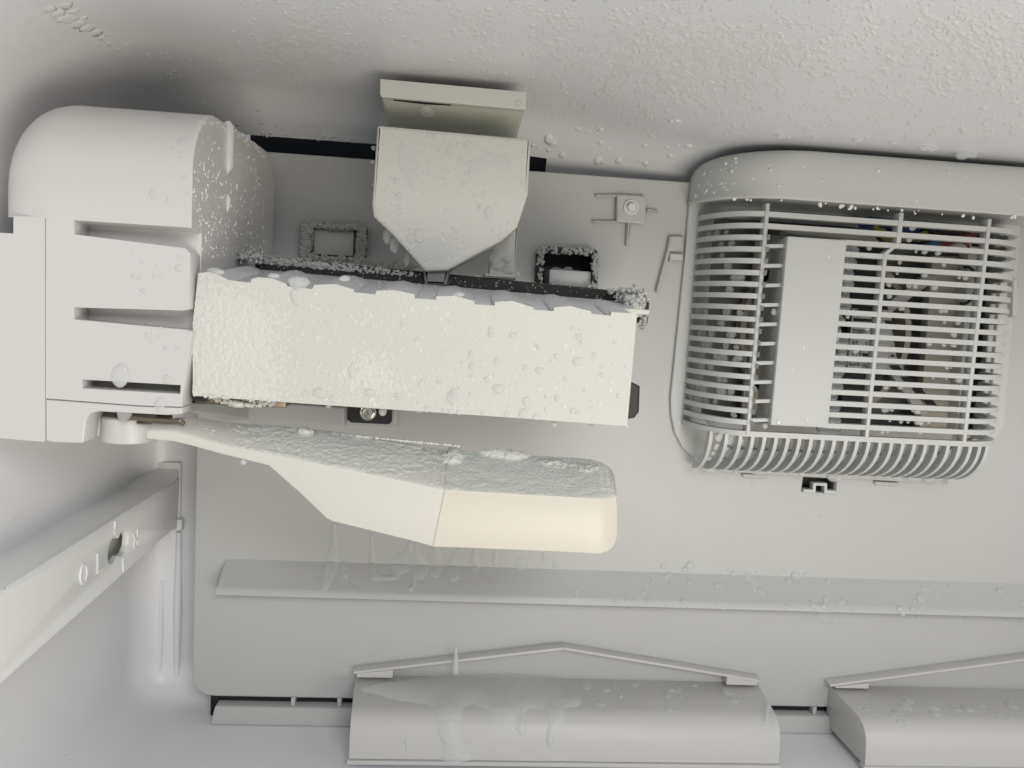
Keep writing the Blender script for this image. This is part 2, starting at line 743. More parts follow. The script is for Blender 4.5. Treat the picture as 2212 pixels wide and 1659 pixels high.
# long rib below the arm: sloped top face, rounded bright lower edge
ra, rb = P(490, 1205, 0), P(1340, 1238, 0)
zt = ra.z
zb = P(468, 1287, -0.012).z
xe0, xe1 = ra.x, P(468, 1280, -0.012).x
prof = [(0.0, zt), (-0.0118, zb + 0.0062), (-0.0136, zb + 0.0048), (-0.0140, zb + 0.0014), (-0.0122, zb), (-0.004, zb - 0.0004), (0.0, zb - 0.0006)]
rings = []
for X in (0, 1):
    ring = []
    for (y, z) in prof:
        f = -y / 0.0140
        ring.append(((xe0 * (1 - f) + xe1 * f) if X == 0 else 0.44, y + 0.0005 if y == 0 else y, z))
    rings.append(ring)
link('shelf_rib', loft_mesh(rings), 'panel', PAN, smooth=math.radians(50))

# raised seat with a screw, above right
S = lambda x, y: (1261.9 + x * .1653, 384.0 + y * .1653)
boss = [S(430, 210), S(800, 235), S(820, 270), S(800, 590), S(760, 605), S(420, 575)]
sh = P(*S(590, 400), 0)
plate('screw_seat', boss, -0.0045, 0.0046, 'panel', PAN, 0.0012, bevel=0.0012)
for pts in ([S(150, 215), S(440, 215), S(440, 250), S(150, 245)], [S(110, 555), S(440, 560), S(440, 590), S(110, 580)]):
    plate('seat_rib', pts, -0.003, 0.0031, 'panel', PAN, 0.0004, bevel=0.0008)
plate('seat_rib', [S(815, 400), S(980, 425), S(975, 450), S(815, 450)], -0.003, 0.0031, 'panel', PAN, 0.0004, bevel=0.0008)
plate('seat_rib', [S(560, 590), S(615, 590), S(585, 890), S(545, 885)], -0.003, 0.0031, 'panel', PAN, 0.0004, bevel=0.0008)


def lathe_y(name, c, prof, m, parent, n=28, hexs=False):
    rings = []
    for (y, r) in prof:
        rings.append([(c.x + r * math.cos(2 * math.pi * k / n), c.y + y, c.z + r * math.sin(2 * math.pi * k / n)) for k in range(n)])
    return link(name, loft_mesh(rings), m, parent, smooth=math.radians(35))


scr = lathe_y('screw', Vector((sh.x, -0.0046, sh.z)), [(0.001, .0049), (-.0006, .0049), (-.0010, .0046), (-.0010, .0037), (-.0004, .0034), (-.0004, .001)], 'label', PAN)
lathe_y('screw_head', Vector((sh.x, -0.005, sh.z)), [(0.001, .0029), (-.0022, .0029), (-.0027, .0024), (-.0027, .0005)], 'label', scr, 6)

# bracket that guides the harness, beside the fan cover
plate('guide_hook', [S(1120, 760), S(1310, 765), S(1300, 960), S(1130, 955), S(985, 1500), S(940, 1490), S(1090, 930)], -0.004, 0.0041, 'panel', PAN, 0.0008, bevel=0.001)

# foam seals round the two sockets behind the ice maker
fr1 = [(650, 476), (792, 484), (789, 556), (712, 600), (648, 560)]
fr1 = [(651, 477), (792, 485), (788, 562), (647, 556)]
fr2 = [(1161, 531), (1293, 538), (1291, 630), (1157, 622)]
f1 = plate('foam_seal', fr1, -0.008, 0.0081, 'foam', PAN, 0.003, [(h1, 0.0008)], 0.001)
f2 = plate('foam_seal', fr2, -0.008, 0.0081, 'foam', PAN, 0.004, [(h2, 0.0008)], 0.001)
a, b = P(683, 490, 0.004), P(766, 556, 0.004)
box('socket_block', a.x, b.x, -0.003, 0.03, b.z, a.z, 'cup', PAN, 0.001)
a, b = P(1181, 584, 0.012), P(1273, 625, 0.012)
box('socket_block', a.x, b.x, -0.004, 0.03, b.z, a.z, 'label', PAN, 0.001)
a, b = P(1170, 540, 0.02), P(1284, 630, 0.02)
box('socket_back', a.x, b.x, 0.026, 0.032, b.z, a.z, 'black', PAN, 0)

# clip slot under the fan cover
a, b = P(1728, 1025, 0.012), P(1812, 1070, 0.012)
box('slot_back', a.x, b.x, 0.016, 0.018, b.z - .002, a.z + .002, 'black', PAN, 0)
a, b = P(1738, 1030, 0.006), P(1804, 1064, 0.006)
box('slot_side', b.x - .0035, b.x - .0005, 0.002, 0.016, b.z, a.z, 'grey', PAN, 0)
cl = [Z for Z in [(1736, 1064), (1736, 1057), (1756, 1058), (1757, 1043), (1787, 1044), (1787, 1059), (1806, 1060), (1806, 1067), (1781, 1066), (1781, 1050), (1763, 1049), (1762, 1065)]]
plate('spring_clip', cl, -0.001, 0.006, 'fan', PAN, 0.0, bevel=0.0003)
plate('latch_tab', [(1604, 1023), (1658, 1026), (1657, 1034), (1606, 1032)], -0.003, 0.0031, 'panel', PAN, 0.001)
plate('latch_tab', [(1890, 1040), (1943, 1043), (1942, 1050), (1892, 1048)], -0.003, 0.0031, 'panel', PAN, 0.001)

# raised dome around the lower bracket of the ice maker
plate('mount_pad', [(485, 862), (744, 880), (744, 922), (485, 900)], -0.018, 0.0181, 'panel', PAN, 0.001, bevel=0.001)
plate('recess_rim', [(740, 868), (860, 874), (858, 924), (846, 930), (752, 925), (738, 918)], -0.004, 0.0041, 'panel', PAN, 0.002, bevel=0.0016)
plate('recess', [(749, 870), (848, 876), (846, 912), (840, 917), (758, 913), (750, 906)], -0.0052, 0.002, 'black', PAN, 0.0016, bevel=0.0004)
bo = P(795, 890, -0.006)
bolt = lathe_y('bolt', bo, [(0.001, .0052), (-.001, .0052), (-.0016, .0046), (-.0014, .0040), (-.0014, .001)], 'steel', PAN)
lathe_y('bolt_head', bo, [(0.0, .0038), (-.0034, .0038), (-.0040, .0033), (-.0040, .0026), (-.0034, .0024), (-.0034, .0004)], 'steel', bolt, 6)
t_ = text_mesh('S', 0.0046, 0.0003, 'CENTER')
for q in t_.vertices:
    x, y, z = q.co
    q.co = (bo.x + x, bo.y - 0.0035 - z, bo.z - 0.0016 + y)
link('bolt_mark', t_, 'wire', bolt)

# slot shade between panel and floor, painted as black box, with small pins
box('slot_shade', P(455, 1520, 0.004).x, 0.44, 0.004, 0.034, ZF + .0005, ZPB + .006, 'void', PAN, 0)
for px in (633, 733, 1757):
    a = P(px, 1522 if px < 1000 else 1552, -0.001)
    box('panel_pin', a.x - .0014, a.x + .0014, -0.002, 0.005, ZPB - .0045, ZPB + .001, 'panel', PAN, .0006)
lx0 = P(462, 1535, -.006).x
hexa('floor_lip', [(lx0 - .002, -.007, ZF + .0003), (.44, -.007, ZF + .0003), (.44, .0335, ZF + .0003), (lx0 - .002, .0335, ZF + .0003),
                   (lx0, -.004, ZF + .0112), (.44, -.004, ZF + .0112), (.44, .0335, ZF + .0112), (lx0, .0335, ZF + .0112)], 'panel', PAN, .001)

# ------------------------------------------------------------------ shelf rail on the left wall
XF = XL + 0.025
RAIL = empty('shelf_rail', PX(150, 1200, XF), 'white plastic shelf rail with round hole and raised letters on left wall', 'shelf rail')


def rpx(px, py):
    return PX(px, py, XF)


q = [rpx(389, 1032), rpx(0, 1276), rpx(-160, 1376), rpx(-160, 1622), rpx(0, 1480), rpx(372, 1145), rpx(383, 1143)]
yz = [(p.y, p.z) for p in q]
hole_c = rpx(254, 1183)


Z7 = lambda x, y: (x * .4049, 987.5 + y * .4049)
hole = [rpx(*Z7(*q)) for q in ((598, 440), (618, 428), (634, 436), (645, 410), (664, 392), (682, 400), (688, 430), (684, 470), (670, 508), (650, 530), (634, 524), (620, 546), (602, 569), (584, 567), (577, 530), (583, 480))]
hole = rnd([(p.y, p.z) for p in hole], .002, 3)


def rail_fn(co):
    # plate_mesh gives (u, Y, v); put u along Y and thickness along X
    return Vector((XF - (co.y), co.x, co.z))


me = plate_mesh(yz, [hole], 0.0, 0.004, 0.0008, rail_fn)
face = link('rail_face', me, 'rail', RAIL)
# top ledge reaching the wall, upturned at the rear
top = [(p.y, p.z) for p in (rpx(389, 1032), rpx(0, 1276), rpx(-160, 1376))]
rings = []
for (y, z), lift in zip([(top[0][0] + .004, top[0][1] + .010), (top[0][0] - .004, top[0][1] + .004), (top[0][0] - .022, top[0][1] - .001), top[1], top[2]], (0, 0, 0, 0, 0)):
    rings.append([(XF - .0005, y, z - .0035), (XF - .0005, y, z - .0002), (XL - .002, y, z - .0002), (XL - .002, y, z - .0035)])
link('rail_ledge', loft_mesh(rings), 'rail', RAIL)
e0 = rpx(389, 1032)
e1 = rpx(380, 1143)
box('rail_end', XF - .022, XF + .0006, e0.y - 0.001, e0.y + .005, e1.z, e0.z + .0105, 'rail', RAIL, .001)
box('rail_stop', XF - .004, XF + .003, e0.y - .004, e0.y + .002, e1.z - .002, e1.z + .006, 'rail', RAIL, .001)
box('rail_back', XL - .001, XF - .0075, hole_c.y - .03, hole_c.y + .03, hole_c.z - .016, hole_c.z + .0145, 'cloudy', RAIL, .001)


def wall_text(s, size, px, py, rot, name):
    me = text_mesh(s, size, 0.0005, 'CENTER')
    o = rpx(px, py)
    for v in me.vertices:
        x, y, z = v.co
        x, y = x * math.cos(rot) - y * math.sin(rot), x * math.sin(rot) + y * math.cos(rot)
        v.co = (XF + z, o.y + x, o.z + y)
    return link(name, me, 'rail', face)


wall_text('L', 0.016, 214, 1236, 0, 'raised_letter')
wall_text('R', 0.016, 293, 1146, math.pi, 'raised_letter')


def wall_arrow(px, py, up):
    o = rpx(px, py)
    s = 1 if up else -1
    me = plate_mesh([(o.y - .0006, o.z - .004 * s), (o.y + .0006, o.z - .004 * s), (o.y + .0006, o.z + .001 * s), (o.y + .0022, o.z + .001 * s), (o.y, o.z + .004 * s), (o.y - .0022, o.z + .001 * s), (o.y - .0006, o.z + .001 * s)], [], -0.0006, .0008, .0001, rail_fn)
    link('raised_arrow', me, 'rail', face)


wall_arrow(266, 1220, True)
wall_arrow(248, 1140, False)
hc = rpx(180, 1240)
rings = []
for x, r in ((0.0, .0055), (0.0006, .0052), (.0006, .0040), (.0002, .0036), (.0002, .0005)):
    rings.append([(XF + x, hc.y + r * .75 * math.cos(2 * math.pi * k / 24), hc.z + r * math.sin(2 * math.pi * k / 24)) for k in range(24)])
link('peg_hole', loft_mesh(rings), 'rail', face)

# ------------------------------------------------------------------ duct covers on the floor
def duct(name, backL, backR, frontL, frontR, label, peak, tabs):
    zt_ = P(*backL, 0).z
    yf = -0.05
    xbl, xbr = P(*backL, 0).x, P(*backR, 0).x
    xfl, xfr = P(*frontL, yf).x, P(*frontR, yf).x
    D_ = empty(name, ((xfl + xfr) / 2, -0.025, ZF), label, 'duct cover', 'duct covers on the freezer floor')
    rings = []
    n = 7
    for i in range(2):
        ring = []
        xb, xf = (xbl, xfl) if i == 0 else (xbr, xfr)
        s = 1 if i == 0 else -1
        prof = [(0.0, zt_, 0), (-0.028, zt_ - .0006, .62)]
        for k in range(6):
            a = math.pi / 2 * k / 5
            prof.append((-0.036 - 0.014 * math.sin(a), zt_ - .0145 + .0135 * math.cos(a), .8 + .2 * math.sin(a)))
        prof += [(yf - .001, zt_ - .027, 1.03), (yf - .001, ZF + .0052, 1.05), (yf + .012, ZF + .0045, 1.0), (0.0, ZF + .0045, 0.6)]
        for y, z, f in prof:
            ring.append((xb + (xf - xb) * f, y, z))
        rings.append(ring)
    me = loft_mesh(rings)
    bevel_mesh(me, .0012, 2, 50)
    body = link('duct_body', me, 'duct', D_)
    box('bottom_lip', xfl - .001, xfr + .001, yf - .0022, yf + .004, ZF + .0022, ZF + .0048, 'duct', D_, .0006)
    # the gable rib above it, standing out of the panel
    pk = P(*peak[1], -0.006)
    pts = [P(*peak[0], -0.006), pk, P(*peak[2], -0.006)]
    for a, b in zip(pts[:-1], pts[1:]):
        d = (b - a).normalized()
        n_ = Vector((-d.z, 0, d.x)) * .0009
        plate('gable_rib', [(a.x + n_.x, a.z + n_.z), (b.x + n_.x, b.z + n_.z), (b.x - n_.x, b.z - n_.z), (a.x - n_.x, a.z - n_.z)], -0.0085, 0.0086, 'duct', D_, 0, world=True, bevel=.0005)
    for tx in tabs:
        t = P(tx[0], tx[1], -0.004)
        t2 = P(tx[2], tx[3], -0.004)
        plate('gable_tab', [(t.x, t.z), (t2.x, t2.z), (t2.x, zt_ + .0016), (t.x, zt_ + .0016)], -0.0075, 0.0076, 'duct', D_, 0, world=True, bevel=.0005)
    return D_, body


DU1, DB1 = duct('duct_cover', (768, 1457), (1636, 1466), (757, 1545), (1690, 1560), 'white duct cover with ice run over its top, under gabled rib', ((764, 1450), (1216, 1398), (1640, 1468)), ((772, 1450, 850, 1442), (1567, 1455, 1632, 1466)))
DU2, DB2 = duct('duct_cover', (1790, 1480), (2700, 1530), (1873, 1592), (2800, 1620), 'white duct cover cut off by right edge, only droplets on top', ((1790, 1478), (2300, 1410), (2700, 1490)), ((1800, 1478, 1872, 1470),))

# ------------------------------------------------------------------ the ice maker
ICE = empty('ice_maker', P(700, 900, -0.1), 'frost covered white ice maker with housing, long front cover and curved arm', 'ice maker')
YC = -0.155
xr = P(412, 500, YC).x
xl = -0.1905
zA = P(290, 484, YC).z
zH = P(300, 893, YC).z + .004


def head_profile():
    pr = [(-0.142, zH), (-0.142, zA - .0008), (YC, zA)]
    for k in range(11):
        a = math.pi / 2 * k / 10
        pr.append((YC + 0.030 * (1 - math.cos(a)) * 1.15, 0.0515 + 0.0295 * math.sin(a)))
    pr.append((-0.08, 0.0835))
    for k in range(9):
        a = math.pi / 2 * k / 8
        pr.append((-0.034 + 0.024 * math.sin(a), 0.062 + 0.0225 * math.cos(a)))
    pr.append((-0.010, zH + .01))
    pr.append((-0.012, zH))
    return pr


prof = head_profile()
cy_, cz_ = -0.08, 0.02
rings = []
xs = []
for k in range(9):
    a = math.pi / 2 * k / 8
    xs.append((xl + 0.022 * (1 - math.sin(a)) if False else xl + 0.022 * (1 - math.cos(math.pi / 2 * k / 8)), 0.016 * (1 - math.sin(math.pi / 2 * k / 8))))
for x, ins in xs:
    ring = []
    for y, z in prof:
        y2 = y + ins * (0.55 if y < cy_ else -0.55)
        z2 = z - ins if z > 0.03 else z
        ring.append((x, y2, z2))
    rings.append(ring)
rings.append([(xr - .0012, y, z) for y, z in prof])
rings.append([(xr, y + (.0010 if y < cy_ else -.001), z - (.0010 if z > .05 else 0)) for y, z in prof])
HEAD = link('housing', loft_mesh(rings), 'head', ICE, smooth=math.radians(32))
# collar between housing and liner, and ribs on its right side
a = P(480, 300, -0.09)
plate('housing_collar', [(xl + .03, 0.06), (xr - .012, 0.06), (xr - .012, 0.086), (xl + .03, 0.086)], -0.06, 0.02, 'core', ICE, 0.004, world=True, bevel=.003)
hx = xr
for (yy, z0, z1, r_) in ((-0.105, 0.0585, 0.0825, 0.0028), (-0.104, 0.040, 0.049, 0.0016)):
    link('housing_rib', tube_mesh([(hx - .0004, yy, z0), (hx, yy, z0 + .003), (hx, yy, z1 - .002), (hx - .001, yy, z1)], r_, 12, [r_ * .3, r_ * .9, r_, r_ * .7]), 'head', ICE)
# front cover with three slots
cov = [(98.5, 468), (160, 471), (160, 506), (400, 536), (411, 548), (408, 668), (395, 671), (160, 664), (160, 690), (398, 712), (415, 716), (394, 858), (393, 879), (300, 876), (98.5, 861)]
slotC = [(178, 820), (390, 832), (389, 851), (178, 839)]
plate('front_cover', cov, YC + .0001, 0.0127, 'head', ICE, [0, 0, .0004, .001, .0015, .001, .0005, .0003, .0003, .001, .001, .0005, 0, 0, 0], [(slotC, .0002)], .00018)
low = [(98.5, 863), (300, 878), (393, 881), (393, 895), (362, 897), (214, 889), (194, 893), (186, 908), (180, 958), (112, 956), (98.5, 952)]
plate('lower_bracket', low, YC, 0.0128, 'head', ICE, [0, 0, 0, .001, .001, .003, .004, .003, .0015, .001, .002], bevel=.0007)
side = [(96.8, 468), (96.8, 955), (-60, 942), (-60, 500), (28.5, 504), (28.5, 466)]
plate('side_bracket', side, YC + .0001, 0.0127, 'head', ICE, [0, .001, .001, 0, 0, 0], bevel=.00018)
# leg of the bracket running back to the wall
a, b = P(112, 958, YC), P(184, 900, YC)
hexa('bracket_leg', [(P(-60, 940, YC).x, YC + .0128, P(-60, 940, YC).z), (P(182, 955, YC).x, YC + .0128, P(182, 955, YC).z), (P(182, 955, YC).x + .001, -0.085, P(182, 955, YC).z + .003), (P(-60, 940, YC).x, -0.085, P(-60, 940, YC).z),
                     (P(-60, 900, YC).x, YC + .0128, zH), (P(186, 892, YC).x, YC + .0128, zH), (P(186, 892, YC).x, -0.085, zH), (P(-60, 900, YC).x, -0.085, zH)], 'head', ICE, .0012)
a, b = P(178, 822, -0.14), P(392, 850, -0.14)
plate('motor_plate', [(176, 816), (393, 828), (393, 854), (176, 842)], YC + .0105, 0.002, 'grey', ICE, 0)
# lower flange running right along the panel
hexa('mount_flange', [(xr - .01, -.142, P(400, 885, -.142).z), (P(485, 868, -.06).x, -.06, P(485, 905, -.05).z), (P(485, 868, -.05).x, -.012, P(485, 908, -.02).z), (xr - .01, -.012, P(485, 908, -.02).z),
                      (xr - .01, -.142, zH + .004), (P(485, 868, -.06).x, -.06, zH + .002), (P(485, 868, -.05).x, -.012, zH + .002), (xr - .01, -.012, zH + .002)], 'panel', ICE, .001)

# long front cover of the mould
YM = -0.150
Z2 = lambda x, y: (438.9 + x * .2976, 438.9 + y * .2976)
Z3 = lambda x, y: (932.6 + x * .3637, 109.7 + y * .3637)
topline = [Z2(-38, 505), Z2(40, 498), Z2(110, 518), Z2(182, 556), Z2(345, 577), Z2(346, 550), Z2(400, 537), Z2(500, 545), Z2(600, 582),
           Z2(612, 604), Z2(790, 622), Z2(806, 592), Z2(960, 586), Z2(1093, 626), Z2(1096, 646), Z2(1250, 661), Z2(1254, 634), Z2(1390, 630), Z2(1534, 662), Z2(1538, 690),
           Z2(1688, 701), Z2(1692, 674), Z2(1830, 672), Z2(1968, 710), Z2(1972, 733), Z3(373, 1513), Z3(376, 1490), Z3(480, 1485), Z3(604, 1524), Z3(606, 1537), Z3(723, 1545),
           Z3(726, 1522), Z3(830, 1516), Z3(948, 1548), Z3(951, 1562), Z3(1063, 1572), Z3(1066, 1550), Z3(1221, 1562)]
body = topline + [(1355, 921), (1100, 902), (700, 875), (416, 855), (416, 700)]
MOU = plate('mould_cover', body, YM, 0.005, 'mould', ICE, 0, bevel=.0002)
# sloped ribs of the mould behind its toothed edge
hills = [(Z2(-30, 512), Z2(60, 505), Z2(180, 562)), (Z2(345, 565), Z2(450, 545), Z2(605, 600)), (Z2(805, 605), Z2(950, 592), Z2(1095, 640)), (Z2(1255, 648), Z2(1390, 636), Z2(1535, 680)),
         (Z2(1690, 690), Z2(1830, 678), Z2(1970, 726)), (Z3(375, 1505), Z3(480, 1490), Z3(605, 1534)), (Z3(725, 1537), Z3(830, 1520), Z3(950, 1558)), (Z3(1065, 1566), Z3(1140, 1552), Z3(1215, 1566))]
for a, b, c in hills:
    A, B_, C_ = P(*a, YM), P(*b, YM), P(*c, YM)
    yb, up = -0.085, 0.0068
    rings = []
    for y, u in ((YM + .0052, -.0006), (YM + .03, up * .45), (yb, up)):
        rings.append([(A.x, y, A.z + u), (A.x * .6 + B_.x * .4, y, B_.z + u - .0004), (B_.x, y, B_.z + u), (C_.x, y, C_.z + u), (C_.x, y, C_.z - .012), (A.x, y, A.z - .012)])
    link('stripper_rib', loft_mesh(rings), 'core', ICE, smooth=math.radians(20))
fl, frr = P(430, 612, YM), P(1370, 683, YM)
bl, br = P(470, 575, -0.085), P(1388, 655, -0.085)
hexa('mould_top', [(fl.x, YM + .0055, fl.z - .03), (frr.x, YM + .0055, frr.z - .03), (br.x - .004, -.085, br.z - .03), (fl.x, -.085, bl.z - .03),
                   (fl.x, YM + .0055, fl.z - .002), (frr.x, YM + .0055, frr.z - .0015), (br.x - .004, -.085, br.z), (fl.x, -.085, bl.z)], 'core', ICE, .0006)
# black bar behind the mould
p0, p1 = P(560, 560, -0.07), P(1395, 640, -0.07)
hexa('black_bar', [(p0.x, -.079, p0.z - .030), (p1.x, -.079, p1.z - .016), (p1.x, -.060, p1.z - .016), (p0.x, -.060, p0.z - .030),
                   (p0.x, -.079, p0.z + .0005), (p1.x, -.079, p1.z + .0006), (p1.x, -.060, p1.z + .002), (p0.x, -.060, p0.z + .0025)], 'foam', ICE, .001)
box('black_bar_end', P(1372, 640, -.075).x, P(1398, 640, -.075).x, -.0815, -.06, P(1380, 690, -.075).z, P(1380, 650, -.075).z, 'black', ICE, .001)
a, b = P(1377, 668, -.12), P(1397, 680, -.12)
box('cover_hinge', a.x - .01, b.x, -.125, -.112, b.z, a.z, 'mould', ICE, .0006)
# mould body under the cover, hidden heater bar and black end knob
hexa('mould_body', [(fl.x, YM + .0055, P(420, 840, YM).z), (P(1345, 905, YM).x, YM + .0055, P(1345, 895, YM).z), (P(1345, 905, YM).x, -.075, P(1345, 880, YM).z + .02), (fl.x, -.075, P(420, 840, YM).z + .02),
                    (fl.x, YM + .0055, fl.z - .029), (frr.x - .002, YM + .0055, frr.z - .029), (frr.x - .002, -.075, frr.z - .025), (fl.x, -.075, fl.z - .025)], 'grey', ICE, 0)
ZB = lambda x, y: (877.8 + x * .248, 823 + y * .248)
plate('end_knob', [ZB(1945, 0), ZB(2038, 45), ZB(2030, 270), ZB(1990, 325), ZB(1900, 335), ZB(1900, 0)], -0.138, 0.02, 'black', ICE, .0012, bevel=.001)
box('heater_gap', P(420, 858, -.145).x, P(445, 858, -.145).x, -.1465, -.12, P(430, 866, -.145).z, P(430, 845, -.145).z, 'black', ICE, 0)
a, b = P(416, 868, -.14), P(570, 876, -.14)
box('heater_bar', a.x, b.x + .01, -.142, -.13, b.z - .0004, b.z + .0055, 'wire', ICE, .0005)

# fill cup
YU = -0.090
cup = [(815, 270), (1147, 300), (1141, 420), (1118, 491), (1085, 520), (968, 584), (918, 586), (848, 508), (806, 468), (803, 440)]
CUP = plate('fill_cup', cup, YU, 0.032, 'cup', ICE, [.001, .001, .003, .003, .003, .002, .002, .003, .003, .003], bevel=.0016)
sp = [(914, 578), (972, 580), (966, 618), (916, 616)]
plate('cup_spout', sp, YU + .006, 0.016, 'grey', ICE, .001, bevel=.002)
a = [(1062, 515), (1119, 480), (1114, 598), (1055, 598)]
plate('cup_stay', a, -0.055, 0.014, 'cup', ICE, .0006, bevel=.001)
plate('cup_foot', [(1046, 590), (1116, 594), (1115, 604), (1046, 600)], -0.065, 0.03, 'cup', ICE, .0005, bevel=.001)

# shut-off arm
cols = [(315, 929, 950, .362), (330, 930, 951, .368), (375, 931, 955, .378), (420, 943, 966, .388), (470, 958, 980, .396), (580, 979, 1007, .412), (645, 991, 1064, .420), (705, 1004, 1121, .426), (716, 1006, 1127, .427), (895, 1044, 1171, .432), (920, 1050, 1178, .432), (960.2, 1057.3, 1182, .432)]
cols2 = [(961, 1057.5, 1182, .432), (1000, 1060, 1184, .432), (1150, 1069, 1190, .432), (1260, 1075, 1195, .432), (1295, 1077, 1197, .430), (1315, 1078, 1194, .424), (1328, 1078, 1186, .414), (1335, 1076, 1174, .402), (1338, 1074, 1156, .385)]


def arm_rings(cols, tilt):  # the paddle is a wedge
    out = []
    for i, (px, t, b, db) in enumerate(cols):
        # a narrow tail further down: the paddle edge leans
        lean = -26 if abs(px - 960.6) < 2 else 0
        A = P(px, t, YC)
        Bq = P(px + lean, b, YC)
        yb = db - D
        ins = 0
        if px > 1300:
            ins = (px - 1300) / 38 * .004
        # top face leans towards the front: same rear edge, nearer and higher
        d1 = .335 + (db - .335) * .27
        zb_ = A.z * (d1 / db)
        out.append([(A.x, YC + ins, A.z), (Bq.x, YC + ins, Bq.z), (Bq.x, d1 - D, Bq.z + .003), (A.x, d1 - D, zb_)])
    return out


me = loft_mesh(arm_rings(cols, 0))
bevel_mesh(me, .0011, 2, 40, (P(960.6, 1057.4, YC).x, P(934.6, 1182, YC).x))
ARM1 = link('arm_link', me, 'arm', ICE)
me = loft_mesh(arm_rings(cols2, 0))
bevel_mesh(me, .0011, 2, 40, (P(960.6, 1057.4, YC).x, P(934.6, 1182, YC).x))
ARM2 = link('arm_paddle', me, 'cream', ICE)
hc_ = P(281, 917, -.135)
rings = []
for z, r in ((-.0075, .0105), (-.0068, .0118), (.0035, .0118), (.0042, .0110)):
    rings.append([(hc_.x + r * math.cos(2 * math.pi * k / 32), -.135 + r * math.sin(2 * math.pi * k / 32), hc_.z + z) for k in range(32)])
link('arm_hinge', loft_mesh(rings), 'head', ICE)
coil = []
for k in range(70):
    a = k / 70 * 2 * math.pi * 2.6
    coil.append((hc_.x + .006 + .0115 * math.cos(a), -.135 + .009 * math.sin(a), P(290, 897, -.135).z + .0012 - k * .00006))
tail = [Vector(coil[-1]), P(330, 906, -.150), P(362, 909, -.152), P(388, 910, -.152), P(397, 915, -.151)]
link('torsion_spring', tube_mesh(coil, .0009, 8), 'wire', ICE)
link('spring_tail', tube_mesh(spline([P(256, 899, -.150), P(310, 905, -.151)] + tail[2:], 5), .0010, 8), 'wire', ICE)

# ------------------------------------------------------------------ fill tube cover on the ceiling
ZT = lambda x, y: (713.2 + x * .2232, 153.6 + y * .2232)
YT = -0.078
FT = empty('fill_tube_cover', P(980, 190, YT), 'white fill tube cover with clouded underside hanging from the ceiling', 'tube cover')
FTP = plate('cover_front', [ZT(482, 72), ZT(1908, 200), ZT(1895, 365), ZT(1870, 372), ZT(500, 250), ZT(480, 225)], YT, 0.005, 'cup', FT, [0, 0, .0008, .0008, .001, .001], bevel=.0006)
a = [P(*ZT(488, 262), YT + .004), P(*ZT(1884, 376), YT + .004)]
b = [P(*ZT(580, 520), -.052), P(*ZT(1800, 636), -.052)]
up = Vector((0, 0, .022))
hexa('cover_hopper', [b[0], b[1], b[1] + Vector((.004, .04, .0)), b[0] + Vector((-.004, .04, 0)), a[0], a[1], a[1] + Vector((0, .075, .012)), a[0] + Vector((0, .075, .012))], 'cloudy', FT, .0016)
hexa('cover_body', [a[0] + Vector((.001, .0012, .0004)), a[1] + Vector((-.001, .0012, .0004)), a[1] + Vector((-.001, .07, .0130)), a[0] + Vector((.001, .07, .0130)),
                    a[0] + Vector((.001, .0012, .0078)), a[1] + Vector((-.001, .0012, .0078)), a[1] + Vector((-.001, .05, .0132)), a[0] + Vector((.001, .05, .0132))], 'cup', FT, .0008)
plate('cover_gap', [ZT(600, 262), ZT(1170, 316), ZT(1170, 326), ZT(900, 312), ZT(610, 276)], YT + .0026, 0.002, 'void', FT, 0, bevel=0)

# ------------------------------------------------------------------ fan cover
Z4 = lambda x, y: (1426.4 + x * .4959, 274.3 + y * .4959)
YG = -0.045
c1, c2t, c2, c3 = P(*Z4(425, 835), YG), P(*Z4(1048, 400), YG), P(*Z4(940, 950), YG), P(*Z4(1378, 900), YG)
z_top, z_bot = P(*Z4(460, 378), YG).z, P(*Z4(700, 1352), YG).z
FANC = empty('fan_cover', (c2.x, 0, z_bot), 'white slatted fan cover with solid centre plate, ice between the slats', 'fan cover')
xgl, xgr = c1.x - .0285, c3.x + .040


def plan(xa, xb, yf, rl, rr, n=9, off=0.0, ybk=-0.003):
    """front of the cover seen from above, left rear to right rear"""
    out = []
    if rl:
        for k in range(n):
            a = math.pi / 2 * k / n
            out.append((xa + rl * (1 - math.sin(a)) * 0 + rl * (1 - math.cos(a)) , ybk + (yf - ybk) * math.sin(a)))
    out.append((xa + rl, yf))
    out.append((xb - rr, yf))
    if rr:
        for k in range(1, n + 1):
            a = math.pi / 2 * (1 - k / n)
            out.append((xb - rr * (1 - math.cos(a)), ybk + (yf - ybk) * math.sin(a)))
    return out


def seg(xa, xb, yf):
    return [(xa, yf), (xb, yf)]


NS = 20
pitch = (z_top - z_bot) / (NS - 1)
hs = .00148
xpl, xpr = P(*Z4(508, 890), YG).x, P(*Z4(765, 890), YG).x
full = plan(xgl, xgr, YG, .030, .040)
left = plan(xgl, c1.x + .001, YG, .030, 0)
lefto = [p for p in left]
for i in range(NS - 1):
    z = z_top - i * pitch
    if i < 2:
        link('slat', ribbon_mesh(full, .005, z - hs, z + hs), 'fan', FANC)
    else:
        link('slat', ribbon_mesh(left, .005, z - hs, z + hs), 'fan', FANC)
        rgt = plan(xpr - .003, xgr, YG, 0, .040)
        link('slat', ribbon_mesh(rgt, .005, z - hs + .0004, z + hs + .0004), 'fan', FANC)
